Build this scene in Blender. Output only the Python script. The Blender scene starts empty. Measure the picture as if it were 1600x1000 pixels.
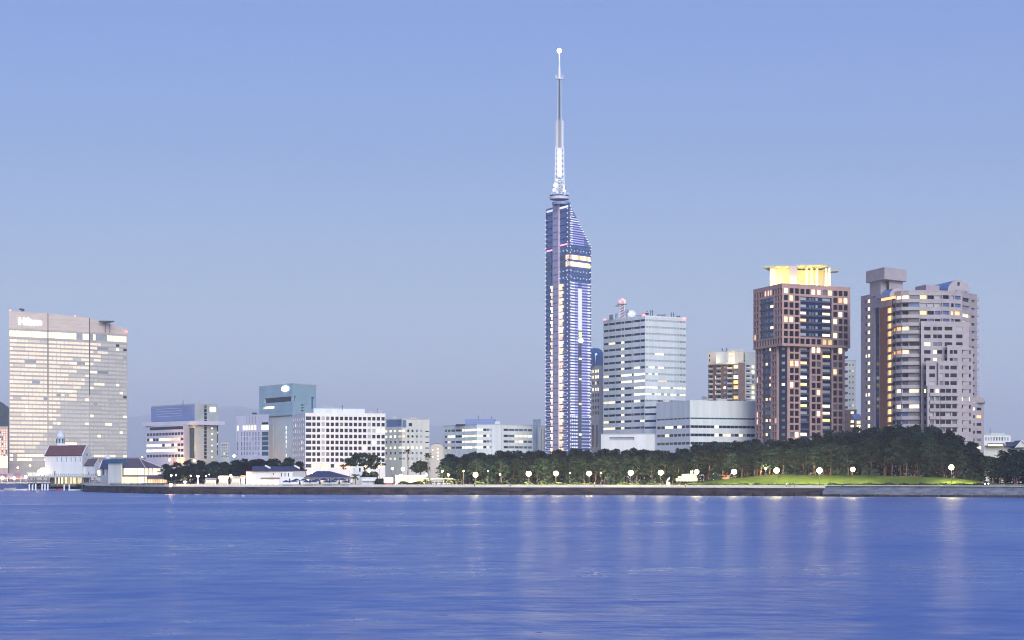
import bpy, math, random, bisect
import numpy as np
from mathutils import Vector, Matrix
random.seed(7)
rnd = random.random
def rr(a, b): return a + (b - a) * rnd()
C = bpy.context.scene
COL = C.collection
# ---------------------------------------------------------------- camera geometry (metres)
F, CX, HY, H = 3134.0, 800.0, 745.0, 7.0
def X(px, d): return (px - CX) / F * d
def Z(py, d): return H + (HY - py) / F * d
def P2(px, d): return Vector((X(px, d), d))

# ---------------------------------------------------------------- materials
MATS = {}
def mat(name, col, rough=0.7, metal=0.0, var=0.12, scale=0.6, spec=0.4, bump=0.0, col2=None, stretch=(1, 1, 1)):
    m = bpy.data.materials.new(name); m.use_nodes = True; nt = m.node_tree
    b = nt.nodes['Principled BSDF']
    b.inputs['Roughness'].default_value = rough; b.inputs['Metallic'].default_value = metal
    b.inputs['Specular IOR Level'].default_value = spec
    tc = nt.nodes.new('ShaderNodeTexCoord'); mp = nt.nodes.new('ShaderNodeMapping'); mp.inputs['Scale'].default_value = stretch
    n = nt.nodes.new('ShaderNodeTexNoise'); n.inputs['Scale'].default_value = scale; n.inputs['Detail'].default_value = 4
    nt.links.new(tc.outputs['Object'], mp.inputs[0]); nt.links.new(mp.outputs[0], n.inputs['Vector'])
    r = nt.nodes.new('ShaderNodeValToRGB')
    c2 = col2 or tuple(min(1, c * (1 + var)) for c in col); c1 = col if col2 else tuple(c * (1 - var) for c in col)
    r.color_ramp.elements[0].color = (*c1, 1); r.color_ramp.elements[1].color = (*c2, 1)
    r.color_ramp.elements[0].position = 0.3; r.color_ramp.elements[1].position = 0.7
    nt.links.new(n.outputs['Fac'], r.inputs[0]); nt.links.new(r.outputs[0], b.inputs['Base Color'])
    if bump:
        bp = nt.nodes.new('ShaderNodeBump'); bp.inputs['Strength'].default_value = bump
        nt.links.new(n.outputs['Fac'], bp.inputs['Height']); nt.links.new(bp.outputs[0], b.inputs['Normal'])
    MATS[name] = m; return m
def glass(name, col, rough=0.12, metal=0.0, spec=0.5, var=0.45):
    # reflective window glass, slightly different pane to pane
    m = bpy.data.materials.new(name); m.use_nodes = True; nt = m.node_tree; b = nt.nodes['Principled BSDF']
    b.inputs['Roughness'].default_value = rough; b.inputs['Metallic'].default_value = metal; b.inputs['Specular IOR Level'].default_value = spec
    oi = nt.nodes.new('ShaderNodeObjectInfo'); ge = nt.nodes.new('ShaderNodeNewGeometry')
    n = nt.nodes.new('ShaderNodeTexNoise'); n.inputs['Scale'].default_value = 0.35; n.inputs['Detail'].default_value = 2
    nt.links.new(ge.outputs['Position'], n.inputs['Vector'])
    a = nt.nodes.new('ShaderNodeMath'); a.operation = 'ADD'; nt.links.new(oi.outputs['Random'], a.inputs[0]); nt.links.new(n.outputs['Fac'], a.inputs[1])
    r = nt.nodes.new('ShaderNodeMapRange'); r.inputs[1].default_value = 0.3; r.inputs[2].default_value = 1.6
    r.inputs[3].default_value = 1 - var; r.inputs[4].default_value = 1 + var
    nt.links.new(a.outputs[0], r.inputs[0])
    mx = nt.nodes.new('ShaderNodeVectorMath'); mx.operation = 'SCALE'; mx.inputs[0].default_value = col
    nt.links.new(r.outputs[0], mx.inputs['Scale']); nt.links.new(mx.outputs[0], b.inputs['Base Color'])
    MATS[name] = m; return m
def lit(name, col, strength, var=0.5, scale=0.7, sample=False):
    # a lit room behind a window, or a lamp: brightness varies with curtains and ceiling lights inside
    m = bpy.data.materials.new(name); m.use_nodes = True; nt = m.node_tree; b = nt.nodes['Principled BSDF']
    b.inputs['Base Color'].default_value = (0.3, 0.28, 0.25, 1); b.inputs['Roughness'].default_value = 0.3
    b.inputs['Emission Color'].default_value = (*col, 1)
    if var > 0:
        ge = nt.nodes.new('ShaderNodeNewGeometry'); oi = nt.nodes.new('ShaderNodeObjectInfo')
        n = nt.nodes.new('ShaderNodeTexNoise'); n.inputs['Scale'].default_value = scale; n.inputs['Detail'].default_value = 2
        nt.links.new(ge.outputs['Position'], n.inputs['Vector'])
        a = nt.nodes.new('ShaderNodeMath'); a.operation = 'ADD'; nt.links.new(oi.outputs['Random'], a.inputs[0]); nt.links.new(n.outputs['Fac'], a.inputs[1])
        r = nt.nodes.new('ShaderNodeMapRange'); r.inputs[1].default_value = 0.4; r.inputs[2].default_value = 1.5
        r.inputs[3].default_value = strength * (1 - var); r.inputs[4].default_value = strength * (1 + var)
        nt.links.new(a.outputs[0], r.inputs[0]); nt.links.new(r.outputs[0], b.inputs['Emission Strength'])
    else: b.inputs['Emission Strength'].default_value = strength
    if not sample and name not in ('yellow_room', 'stall_light', 'board_white'): m.cycles.emission_sampling = 'NONE'
    MATS[name] = m; return m

mat('white_panel', (0.76, 0.79, 0.79), 0.5, scale=0.3, var=0.08, stretch=(1, 1, .15))
mat('cool_panel', (0.66, 0.73, 0.74), 0.5, scale=0.3, var=0.09, stretch=(1, 1, .15))
mat('lavender_panel', (0.58, 0.60, 0.72), 0.5, scale=0.1, var=0.07)
mat('grey_concrete', (0.45, 0.49, 0.48), 0.8, scale=0.15, var=0.1)
mat('pale_concrete', (0.62, 0.65, 0.61), 0.8, scale=0.35, var=0.12, stretch=(1, 1, .15))
mat('hotel_beige', (0.80, 0.73, 0.62), 0.7, scale=0.05, var=0.1, stretch=(1, 1, 4))
mat('hotel_spandrel', (0.52, 0.48, 0.43), 0.7, scale=0.05, var=0.1, stretch=(1, 1, 4))
mat('hotel_parapet', (0.70, 0.60, 0.53), 0.7, scale=0.1, var=0.1, stretch=(1, 1, 6))
mat('teal_panel', (0.31, 0.47, 0.55), 0.3, scale=0.06, var=0.12, spec=0.6)
mat('pale_teal', (0.60, 0.70, 0.72), 0.5, scale=0.1, var=0.08)
mat('blue_louvre', (0.22, 0.29, 0.52), 0.4, scale=0.3, var=0.1, stretch=(0.1, 0.1, 4))
mat('pink_stone', (0.45, 0.295, 0.275), 0.75, scale=0.4, var=0.12)
mat('mauve_tile', (0.40, 0.36, 0.39), 0.7, scale=0.25, var=0.1)
mat('mauve_dark', (0.20, 0.18, 0.26), 0.7, scale=0.25, var=0.1)
mat('brown_tile', (0.22, 0.14, 0.12), 0.75, scale=0.5, var=0.15)
mat('brown_tile_glow', (0.30, 0.12, 0.075), 0.75, scale=0.5, var=0.15)  # brown tile reddened to paint in the stair windows' orange glow
mat('cream_wall', (0.66, 0.60, 0.52), 0.75, scale=0.2, var=0.08)
mat('pink_wall', (0.60, 0.50, 0.50), 0.75, scale=0.2, var=0.08)
mat('blue_roof', (0.14, 0.24, 0.48), 0.35, scale=0.5, var=0.15, spec=0.6)
mat('red_roof', (0.17, 0.075, 0.075), 0.8, scale=1.5, var=0.35)
mat('red_trim', (0.42, 0.04, 0.06), 0.5)
mat('navy_roof', (0.045, 0.055, 0.13), 0.6, scale=1.0, var=0.25)
mat('teal_roof', (0.03, 0.11, 0.19), 0.6, scale=1.0, var=0.2)
mat('plum_roof', (0.13, 0.095, 0.12), 0.6, scale=1.0, var=0.2)
mat('white_paint', (0.80, 0.82, 0.86), 0.5, scale=0.8, var=0.05)
mat('dark_metal', (0.04, 0.045, 0.06), 0.5, 0.3)
mat('grey_metal', (0.30, 0.32, 0.36), 0.45, 0.4)
mat('white_metal', (0.82, 0.84, 0.88), 0.45, 0.0, scale=2)
mat('red_metal', (0.5, 0.05, 0.04), 0.5)
mat('shaft_lilac', (0.52, 0.48, 0.62), 0.5, scale=0.6, var=0.12, stretch=(1, 1, 0.5))
mat('timber_dark', (0.07, 0.06, 0.055), 0.8, scale=3)
mat('quay_blue', (0.09, 0.12, 0.26), 0.8, scale=0.6, var=0.3)
mat('coping', (0.62, 0.60, 0.56), 0.85, scale=0.5, var=0.1)
mat('paving', (0.42, 0.40, 0.35), 0.9, scale=0.3, var=0.18)
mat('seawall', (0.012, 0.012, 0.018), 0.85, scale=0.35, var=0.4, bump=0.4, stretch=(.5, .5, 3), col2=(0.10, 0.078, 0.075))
mat('revetment', (0.11, 0.125, 0.16), 0.9, scale=0.6, var=0.2, bump=0.5, stretch=(0.5, 0.5, 2), col2=(0.26, 0.28, 0.32))
mat('grass', (0.018, 0.04, 0.01), 0.95, scale=0.09, col2=(0.075, 0.115, 0.026), bump=0.4, spec=0.1)  # high-contrast mottle stands in for shadow and bright patches on the lawn
mat('soil', (0.06, 0.055, 0.03), 0.95, scale=0.1, col2=(0.08, 0.11, 0.035))
mat('path_sand', (0.40, 0.34, 0.24), 0.95, scale=0.3, var=0.15)
mat('city_ground', (0.12, 0.12, 0.12), 0.9, scale=0.02, var=0.3)
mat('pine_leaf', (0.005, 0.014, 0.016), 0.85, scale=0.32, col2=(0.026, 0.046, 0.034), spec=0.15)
mat('broad_leaf', (0.010, 0.022, 0.016), 0.85, scale=0.5, col2=(0.032, 0.05, 0.028), spec=0.2)
mat('palm_leaf', (0.03, 0.055, 0.02), 0.7, scale=1.2, col2=(0.07, 0.10, 0.035), spec=0.3)
mat('hedge_leaf', (0.02, 0.04, 0.016), 0.85, scale=0.9, col2=(0.05, 0.08, 0.025), spec=0.2)
mat('bark', (0.085, 0.055, 0.045), 0.9, scale=2.0, var=0.3, stretch=(2, 2, 0.4))
mat('palm_bark', (0.16, 0.13, 0.10), 0.9, scale=3.0, var=0.25)
mat('hill_forest', (0.03, 0.05, 0.05), 0.95, scale=0.004, var=0.3)
mat('skin', (0.45, 0.28, 0.2), 0.6); mat('cloth_dark', (0.03, 0.03, 0.045), 0.9); mat('cloth_white', (0.75, 0.75, 0.75), 0.9)
mat('cloth_blue', (0.08, 0.13, 0.3), 0.9); mat('cloth_red', (0.4, 0.06, 0.06), 0.9); mat('hair_black', (0.015, 0.012, 0.012), 0.5)
mat('canopy_pink', (0.55, 0.30, 0.30), 0.7, scale=0.5, var=0.2); mat('canopy_navy', (0.035, 0.045, 0.14), 0.8, scale=2, var=0.3)
mat('bay_panel', (0.075, 0.085, 0.15), 0.6, scale=1)
mat('tyre', (0.02, 0.02, 0.02), 0.9); mat('car_dark', (0.03, 0.03, 0.05), 0.25, 0.3, spec=0.6); mat('boat_hull', (0.45, 0.46, 0.44), 0.4)
def per_tree(name, lo, hi):
    nt = MATS[name].node_tree; b = nt.nodes['Principled BSDF']; src = b.inputs['Base Color'].links[0].from_socket; oi = nt.nodes.new('ShaderNodeObjectInfo'); r = nt.nodes.new('ShaderNodeMapRange'); r.inputs[3].default_value = lo; r.inputs[4].default_value = hi; nt.links.new(oi.outputs['Random'], r.inputs[0]); v = nt.nodes.new('ShaderNodeVectorMath'); v.operation = 'SCALE'; nt.links.new(src, v.inputs[0]); nt.links.new(r.outputs[0], v.inputs['Scale']); nt.links.new(v.outputs[0], b.inputs['Base Color'])
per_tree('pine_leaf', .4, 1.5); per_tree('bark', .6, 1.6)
glass('dark_glass', (0.007, 0.010, 0.022), spec=.35); glass('navy_glass', (0.010, 0.022, 0.065), spec=.4); glass('teal_glass', (0.03, 0.09, 0.13), 0.1)
glass('pale_glass', (0.33, 0.36, 0.40), 0.35, var=0.25); glass('hotel_glass', (0.60, 0.60, 0.55), 0.5, spec=.2, var=0.15); lit('hotel_dim', (1.0, 0.86, 0.68), 0.7, 0.3); glass('grey_glass', (0.12, 0.14, 0.18), 0.2)
glass('tower_glass', (0.12, 0.20, 0.46), 0.2, 0.1, 0.6, 0.25); glass('blue_glass', (0.10, 0.17, 0.34), 0.12, 0.3, 0.6, 0.25)
glass('screen_glass', (0.42, 0.47, 0.48), 0.4, var=0.2)
lit('warm_room', (1.0, 0.78, 0.44), 1.45); lit('white_room', (1.0, 0.89, 0.62), 1.45); lit('yellow_room', (1.0, 0.64, 0.20), 1.25)
lit('orange_room', (1.0, 0.42, 0.14), 1.55); lit('cool_room', (0.93, 1.0, 0.86), 1.78); lit('dim_room', (1.0, 0.78, 0.55), 0.85); lit('pink_room', (1.0, 0.62, 0.5), 1.24)
lit('hotel_room', (1.0, 0.83, 0.58), 1.1, 0.3)
lit('sign_white', (0.95, 1.0, 1.0), 5.0, 0.0); lit('lamp_globe', (1.0, 0.80, 0.34), 900.0, 0.0, sample=True); lit('lamp_white', (1.0, 0.88, 0.58), 280.0, 0.0, sample=True)
lit('lamp_orange', (1.0, 0.58, 0.22), 480.0, 0.0, sample=True); lit('lamp_sodium', (1.0, 0.5, 0.17), 700.0, 0.0, sample=True); lit('lamp_quay_added', (1.0, 0.62, 0.28), 130.0, 0.0, sample=True); lit('lamp_small', (1.0, 0.9, 0.7), 60.0, 0.0, sample=True); lit('lamp_teal', (0.4, 1.0, 0.9), 8.0, 0.0)
lit('beacon_red', (1.0, 0.13, 0.12), 4.0, 0.0); lit('beacon_pink', (1.0, 0.22, 0.35), 3.0, 0.0)
lit('led_white', (0.80, 0.82, 1.0), .9, 0.25, 1.0); lit('led_violet', (0.36, 0.33, 1.0), 0.75, 0.45, 0.25); lit('led_dim', (0.42, 0.45, 1.0), 0.42, 0.5, 0.3)
lit('top_star', (1.0, 1.0, 0.95), 120.0, 0.0, sample=True); lit('headlight', (1.0, 0.97, 0.9), 20.0, 0.0)
lit('stall_light', (1.0, 0.72, 0.36), 2.48, 0.5); lit('board_white', (1.0, 0.95, 0.8), 3.0, 0.15); lit('green_lit', (0.85, 1.0, 0.35), 1.0, 0.2)

# ---------------------------------------------------------------- mesh helpers
class MB:
    def __init__(s): s.v = []; s.f = []; s.m = []; s.names = []
    def mi(s, m):
        if m not in s.names: s.names.append(m)
        return s.names.index(m)
    def face(s, pts, m):
        k = len(s.v); s.v += [tuple(p) for p in pts]; s.f.append(tuple(range(k, k + len(pts)))); s.m.append(s.mi(m))
    def prism(s, poly, z0, z1, m, mtop=None):
        # poly: list of xy seen counter-clockwise from above
        n = len(poly); a = sum(poly[i][0] * poly[(i + 1) % n][1] - poly[(i + 1) % n][0] * poly[i][1] for i in range(n))
        if a < 0: poly = poly[::-1]
        zs0 = z0 if isinstance(z0, (list, tuple)) else [z0] * n; zs1 = z1 if isinstance(z1, (list, tuple)) else [z1] * n
        if a < 0: zs0 = list(zs0)[::-1]; zs1 = list(zs1)[::-1]
        k = len(s.v)
        s.v += [(p[0], p[1], z) for p, z in zip(poly, zs0)] + [(p[0], p[1], z) for p, z in zip(poly, zs1)]
        i_ = s.mi(m); it = s.mi(mtop or m)
        for i in range(n):
            j = (i + 1) % n; s.f.append((k + i, k + j, k + n + j, k + n + i)); s.m.append(i_)
        s.f.append(tuple(range(k + n, k + 2 * n))); s.m.append(it)
        s.f.append(tuple(reversed(range(k, k + n)))); s.m.append(i_)
    def box(s, c, tx, w, dp, h, m, ty=None):
        # centre c, width along tx (unit xy), depth across, height h
        tx = Vector(tx).normalized(); n = Vector((-tx.y, tx.x))
        c2 = Vector((c[0], c[1])); q = [c2 + tx * (a * w / 2) + n * (b * dp / 2) for a, b in ((-1, -1), (1, -1), (1, 1), (-1, 1))]
        s.prism(q, c[2] - h / 2, c[2] + h / 2, m)
    def tube(s, p, q, r0, r1, m, n=6, cap=True):
        p = Vector(p); q = Vector(q); d = (q - p)
        if d.length < 1e-6: return
        d.normalize(); u = d.orthogonal().normalized(); w = d.cross(u); k = len(s.v); i_ = s.mi(m)
        for c, r in ((p, r0), (q, r1)):
            for i in range(n):
                a = 2 * math.pi * i / n; s.v.append(tuple(c + u * (r * math.cos(a)) + w * (r * math.sin(a))))
        for i in range(n):
            j = (i + 1) % n; s.f.append((k + i, k + j, k + n + j, k + n + i)); s.m.append(i_)
        if cap:
            s.f.append(tuple(reversed(range(k, k + n)))); s.m.append(i_); s.f.append(tuple(range(k + n, k + 2 * n))); s.m.append(i_)
    def path(s, pts, rs, m, n=6):
        for i in range(len(pts) - 1): s.tube(pts[i], pts[i + 1], rs[i], rs[i + 1], m, n)
    def ball(s, c, r, m, seg=10, rings=6, sz=1.0):
        prof = [(r * math.sin(math.pi * i / rings), -r * sz * math.cos(math.pi * i / rings)) for i in range(rings + 1)]
        s.lathe(c, prof, m, seg)
    def lathe(s, c, prof, m, seg=12):
        k = len(s.v); i_ = s.mi(m)
        for (r, z) in prof:
            for i in range(seg):
                a = 2 * math.pi * i / seg; s.v.append((c[0] + r * math.cos(a), c[1] + r * math.sin(a), c[2] + z))
        for j in range(len(prof) - 1):
            for i in range(seg):
                i2 = (i + 1) % seg; s.f.append((k + j * seg + i, k + j * seg + i2, k + (j + 1) * seg + i2, k + (j + 1) * seg + i)); s.m.append(i_)
    def mesh(s, name, off=(0, 0, 0), smooth=False):
        me = bpy.data.meshes.new(name)
        v = [(a - off[0], b - off[1], c - off[2]) for a, b, c in s.v]
        me.from_pydata(v, [], s.f)
        for n in s.names: me.materials.append(MATS[n])
        me.polygons.foreach_set('material_index', s.m)
        if smooth: me.polygons.foreach_set('use_smooth', [True] * len(s.f))
        me.update(); return me

def parts(name, mb, parent, n=10):
    # one part per separate tube or box in mb: connected pieces are found through shared vertices
    par = list(range(len(mb.v)))
    def root(i):
        while par[i] != i: par[i] = par[par[i]]; i = par[i]
        return i
    for f in mb.f:
        for i in f[1:]: par[root(i)] = root(f[0])
    groups = {}
    for f, m in zip(mb.f, mb.m): groups.setdefault(root(f[0]), []).append((f, m))
    for fl in groups.values():
        q = MB()
        for f, m in fl: q.face([mb.v[i] for i in f], mb.names[m])
        part(name, q, parent)
def link(o): COL.objects.link(o); return o
def tag(o, label, cat, group=None):
    o['label'] = label; o['category'] = cat
    if group: o['group'] = group
    return o
def thing(name, label, cat, loc, group=None):
    o = link(bpy.data.objects.new(name, None)); o.location = loc; o.empty_display_size = 1
    return tag(o, label, cat, group)
def part(name, mb, parent, label=None, kind=None, smooth=False, base=None):
    # mb is in world coordinates; base = world position of the parent's origin
    b = base if base is not None else wpos(parent)
    o = link(bpy.data.objects.new(name, mb.mesh(name, b, smooth))); o.parent = parent
    if label: o['label'] = label
    if kind: o['kind'] = kind
    return o
def wpos(o):
    p = Vector((0, 0, 0))
    while o: p = p + o.location; o = o.parent
    return p
def struct(name, mb, smooth=False, kind='structure'):
    o = link(bpy.data.objects.new(name, mb.mesh(name, (0, 0, 0), smooth))); o['kind'] = kind; return o
def single(name, mb, label, cat, loc, group=None, smooth=False):
    o = link(bpy.data.objects.new(name, mb.mesh(name, loc, smooth))); o.location = loc; return tag(o, label, cat, group)
UNIT = {}
def unit_box(m):
    if m not in UNIT:
        b = MB(); b.prism([(-.5, -.5), (.5, -.5), (.5, .5), (-.5, .5)], -.5, .5, m); UNIT[m] = b.mesh('window_pane')
    return UNIT[m]

# ---------------------------------------------------------------- buildings
class Face:
    def __init__(s, a, b): s.a, s.b = Vector(a), Vector(b); s.L = (s.b - s.a).length; s.t = (s.b - s.a) / s.L; s.n = Vector((s.t.y, -s.t.x))
    def u(s, px):
        k = (px - CX) / F; return (k * s.a.y - s.a.x) / (s.t.x - k * s.t.y)
    def d(s, px): return s.a.y + s.t.y * s.u(px)
    def z(s, py, px): return Z(py, s.d(px))
    def pt(s, u, z, out=0.0): q = s.a + s.t * u + s.n * out; return Vector((q.x, q.y, z))
    def op(s, px0, px1, py0, py1, m, name='window', ref=None):
        # a pixel rectangle read off the photograph, turned into metres on this wall
        r = (px0 + px1) / 2 if ref is None else ref
        u0, u1 = s.u(px0), s.u(px1)
        return (max(u0, 0.12), min(u1, s.L - 0.12), s.z(py1, r), s.z(py0, r), m, name)

class Bld:
    def __init__(s, name, label, px, d, z=3.2, cat='building', group=None):
        s.base = Vector((X(px, d), d, z)); s.root = thing(name, label, cat, s.base, group); s.wall = MB(); s.wins = []; s.z0 = z
    def facade(s, f, z0, z1, ops, m, depth=0.35, reveal=None):
        reveal = reveal or m
        ops = [(max(o[0], 0.05), min(o[1], f.L - 0.05), max(o[2], z0 + .05), min(o[3], z1 - .05), o[4], o[5]) for o in ops]
        ops = [o for o in ops if o[1] - o[0] > .1 and o[3] - o[2] > .1]
        us = sorted({0.0, f.L} | {round(o[0], 3) for o in ops} | {round(o[1], 3) for o in ops})
        zs = sorted({z0, z1} | {round(o[2], 3) for o in ops} | {round(o[3], 3) for o in ops})
        nu, nz = len(us) - 1, len(zs) - 1
        cov = np.zeros((nu + 2, nz + 2), bool)
        for o in ops:
            i0, i1 = us.index(round(o[0], 3)), us.index(round(o[1], 3)); j0, j1 = zs.index(round(o[2], 3)), zs.index(round(o[3], 3))
            cov[i0 + 1:i1 + 1, j0 + 1:j1 + 1] = True
            s.wins.append((f.pt((o[0] + o[1]) / 2, (o[2] + o[3]) / 2, -depth), f.t, o[1] - o[0], 0.12, o[3] - o[2], o[4], o[5]))
        P = f.pt
        for j in range(nz):
            i = 0
            while i < nu:
                if cov[i + 1, j + 1]: i += 1; continue
                k = i
                while k + 1 < nu and not cov[k + 2, j + 1]: k += 1
                s.wall.face([P(us[i], zs[j]), P(us[k + 1], zs[j]), P(us[k + 1], zs[j + 1]), P(us[i], zs[j + 1])], m); i = k + 1
        D = -depth - .02
        for i in range(nu):
            for j in range(nz):
                if not cov[i + 1, j + 1]: continue
                a, b, c, e = us[i], us[i + 1], zs[j], zs[j + 1]
                if not cov[i, j + 1]: s.wall.face([P(a, c), P(a, e), P(a, e, D), P(a, c, D)], reveal)
                if not cov[i + 2, j + 1]: s.wall.face([P(b, c), P(b, c, D), P(b, e, D), P(b, e)], reveal)
                if not cov[i + 1, j]: s.wall.face([P(a, c), P(a, c, D), P(b, c, D), P(b, c)], reveal)
                if not cov[i + 1, j + 2]: s.wall.face([P(a, e), P(b, e), P(b, e, D), P(a, e, D)], reveal)
    def proud(s, f, op, out=0.06, th=0.14):
        s.wins.append((f.pt((op[0] + op[1]) / 2, (op[2] + op[3]) / 2, out), f.t, op[1] - op[0], th, op[3] - op[2], op[4], op[5]))
    def slab(s, f, u0, u1, za, zb, out, m):
        # a solid piece standing out from the wall by `out`
        a, b = f.pt(u0, 0, 0.003), f.pt(u1, 0, 0.003); c, d = f.pt(u1, 0, out), f.pt(u0, 0, out)
        mb = MB(); mb.prism([a.xy, b.xy, c.xy, d.xy], za, zb, m); return mb
    def shell(s, path, z0, z1, m, opss=None, back=None, depth=0.35, roof='grey_concrete', roofname='roof', rh=0.5, oh=0.12):
        # path: front corners left to right as xy vectors; closes behind
        path = [Vector(p) for p in path]
        if back is None:
            if len(path) == 3: back = [path[0] + path[2] - path[1]]
            else:
                nb = ((path[-1] + path[0]) / 2).normalized(); back = [path[-1] + nb * 18, path[0] + nb * 18]
        elif isinstance(back, (int, float)):
            nb = ((path[-1] + path[0]) / 2).normalized(); back = [path[-1] + nb * back, path[0] + nb * back]
        fs = [Face(path[i], path[i + 1]) for i in range(len(path) - 1)]
        for i, f in enumerate(fs):
            s.facade(f, z0, z1, (opss or {}).get(i, []), m, depth)
        ring = path + back
        for i in range(len(path) - 1, len(ring)):
            a, b = ring[i], ring[(i + 1) % len(ring)]
            s.wall.face([(a.x, a.y, z0), (b.x, b.y, z0), (b.x, b.y, z1), (a.x, a.y, z1)], m)
        cen = sum(ring, Vector((0, 0))) / len(ring)
        rp = [cen + (p - cen) * (1 + oh / max(1, (p - cen).length)) for p in ring]
        rb = MB(); rb.prism(rp, z1, z1 + rh, roof); s.part(roofname, rb)
        return fs
    def part(s, name, mb, label=None, smooth=False): return part(name, mb, s.root, label, None, smooth, s.base)
    def finish(s):
        if s.wall.f: s.part('wall', s.wall)
        w = sorted(s.wins, key=lambda q: -(q[2] * q[4]))
        per = {}
        for q in w: per.setdefault(q[6], []).append(q)
        for nm, ql in per.items():
            for q in ql[:100]:
                o = link(bpy.data.objects.new(nm, unit_box(q[5]))); o.parent = s.root
                o.location = Vector(q[0]) - s.base; o.rotation_euler = (0, 0, math.atan2(q[1].y, q[1].x)); o.scale = (q[2], q[3], q[4])
            if len(ql) > 100:
                b = MB()
                for q in ql[100:]: b.box(q[0], q[1], q[2], q[3], q[4], q[5])
                part('small_' + nm + 's', b, s.root, None, 'stuff', base=s.base)
        return s.root
def pick(*w):
    t = sum(a for a, _ in w); x = rnd() * t
    for a, m in w:
        x -= a
        if x <= 0: return m
    return w[-1][1]
def beacon(px, py, d, zroof, label, m='beacon_red', r=0.9):
    z = Z(py, d); x = X(px, d)
    t = thing('aviation_light', label, 'warning light', (x, d, zroof), 'red roof lights')
    b = MB(); b.tube((x, d, zroof), (x, d, z), .15, .15, 'dark_metal'); part('stem', b, t)
    b = MB(); b.ball((x, d, z), r, m, 10, 6); part('lens', b, t, smooth=True)

# ================================================================ THE SETTING
WALL = [P2(-260, 1195), P2(100, 1180), P2(124, 1000), P2(134, 930), P2(200, 865), P2(270, 812), P2(600, 783), P2(1000, 757), P2(1290, 714), P2(1420, 700), P2(1700, 668)]
WX = [p.x for p in WALL]; WY = [p.y for p in WALL]
def wall_y(x): return float(np.interp(x, WX, WY))
def wall_d(px):
    d = 800.0
    for _ in range(40): d = .5 * d + .5 * wall_y(X(px, d))
    return d
MPX = [1040, 1090, 1150, 1220, 1290, 1400, 1480, 1530, 1560, 1700]; MH = [0, 1.2, 2.6, 3.9, 3.6, 3.3, 2.9, 1.6, 0.6, .3]
def sm(a, b, x): t = min(1, max(0, (x - a) / (b - a))); return t * t * (3 - 2 * t)
def ground_z(x, y):
    s = y - wall_y(x); px = CX + x / y * F
    z = 3.2 if s < 11 else 3.9
    m = float(np.interp(px, MPX, MH))
    return z + m * sm(16, 36, s) * (1 - sm(140, 300, s)) + (0.25 * math.sin(x * .11) * math.sin(y * .13) if s > 16 else 0)
# water
b = MB(); b.face([(-30000, -400, 0), (30000, -400, 0), (30000, 34000, 0), (-30000, 34000, 0)], 'coping')
wm = bpy.data.materials.new('sea_water'); wm.use_nodes = True; nt = wm.node_tree; pb = nt.nodes['Principled BSDF']
pb.inputs['Base Color'].default_value = (0.055, 0.14, 0.41, 1); pb.inputs['Roughness'].default_value = 0.22; pb.inputs['IOR'].default_value = 1.33
tc = nt.nodes.new('ShaderNodeTexCoord')
def wnoise(scale, sx, sy, det, rough=0.6):
    mp = nt.nodes.new('ShaderNodeMapping'); mp.inputs['Scale'].default_value = (sx, sy, 1); nt.links.new(tc.outputs['Object'], mp.inputs[0])
    n = nt.nodes.new('ShaderNodeTexNoise'); n.inputs['Scale'].default_value = scale; n.inputs['Detail'].default_value = det; n.inputs['Roughness'].default_value = rough
    nt.links.new(mp.outputs[0], n.inputs['Vector']); return n.outputs['Fac']
def madd(a, b, k):
    m = nt.nodes.new('ShaderNodeMath'); m.operation = 'MULTIPLY_ADD'; nt.links.new(a, m.inputs[0]); m.inputs[1].default_value = k
    if b is None: m.inputs[2].default_value = 0
    else: nt.links.new(b, m.inputs[2])
    return m.outputs[0]
h = madd(wnoise(1.0, .7, 1, 4), None, 0.16); h = madd(wnoise(0.28, .8, 1, 4), h, .62); h = madd(wnoise(0.08, .8, 1, 3), h, 2.2)
bp = nt.nodes.new('ShaderNodeBump'); bp.inputs['Strength'].default_value = 1.0; bp.inputs['Distance'].default_value = 0.36
nt.links.new(h, bp.inputs['Height']); nt.links.new(bp.outputs[0], pb.inputs['Normal'])
# wind lanes: patches of rougher and smoother water
rl = nt.nodes.new('ShaderNodeMapRange'); nt.links.new(madd(wnoise(0.3, .8, 1, 5, .6), wnoise(0.012, .6, 1.2, 4), .9), rl.inputs[0]); rl.inputs[1].default_value = .70; rl.inputs[2].default_value = 1.2; rl.inputs[3].default_value = .22; rl.inputs[4].default_value = .44
nt.links.new(rl.outputs[0], pb.inputs['Roughness'])
MATS['sea_water'] = wm; b.names = ['sea_water']; struct('water', b)
# land
xs = list(np.arange(-420, 421, 6.0)); xs = [-30000, -6000, -1500, -700] + xs + [700, 1500, 6000, 30000]
ss = [11, 12, 14, 16] + list(range(18, 60, 3)) + [66, 75, 90, 110, 140, 180, 240, 300, 420, 700, 1500, 5000, 33500]
b = MB(); idx = {}
for j, s_ in enumerate(ss):
    for i, x in enumerate(xs):
        y = wall_y(x) + s_; idx[i, j] = len(b.v); b.v.append((x, y, ground_z(x, y)))
for j in range(len(ss) - 1):
    for i in range(len(xs) - 1):
        x = xs[i]; y = wall_y(x) + ss[j]; px = CX + x / y * F
        if ss[j] > 110: m = 'city_ground'
        elif px > 1060 and ss[j] < 40: m = 'grass'
        elif 1300 < px < 1520 and 40 <= ss[j] < 54: m = 'path_sand'
        elif px < 690: m = 'paving'
        else: m = 'soil'
        b.f.append((idx[i, j], idx[i + 1, j], idx[i + 1, j + 1], idx[i, j + 1])); b.m.append(b.mi(m))
struct('ground', b, True)
b = MB()
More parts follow.
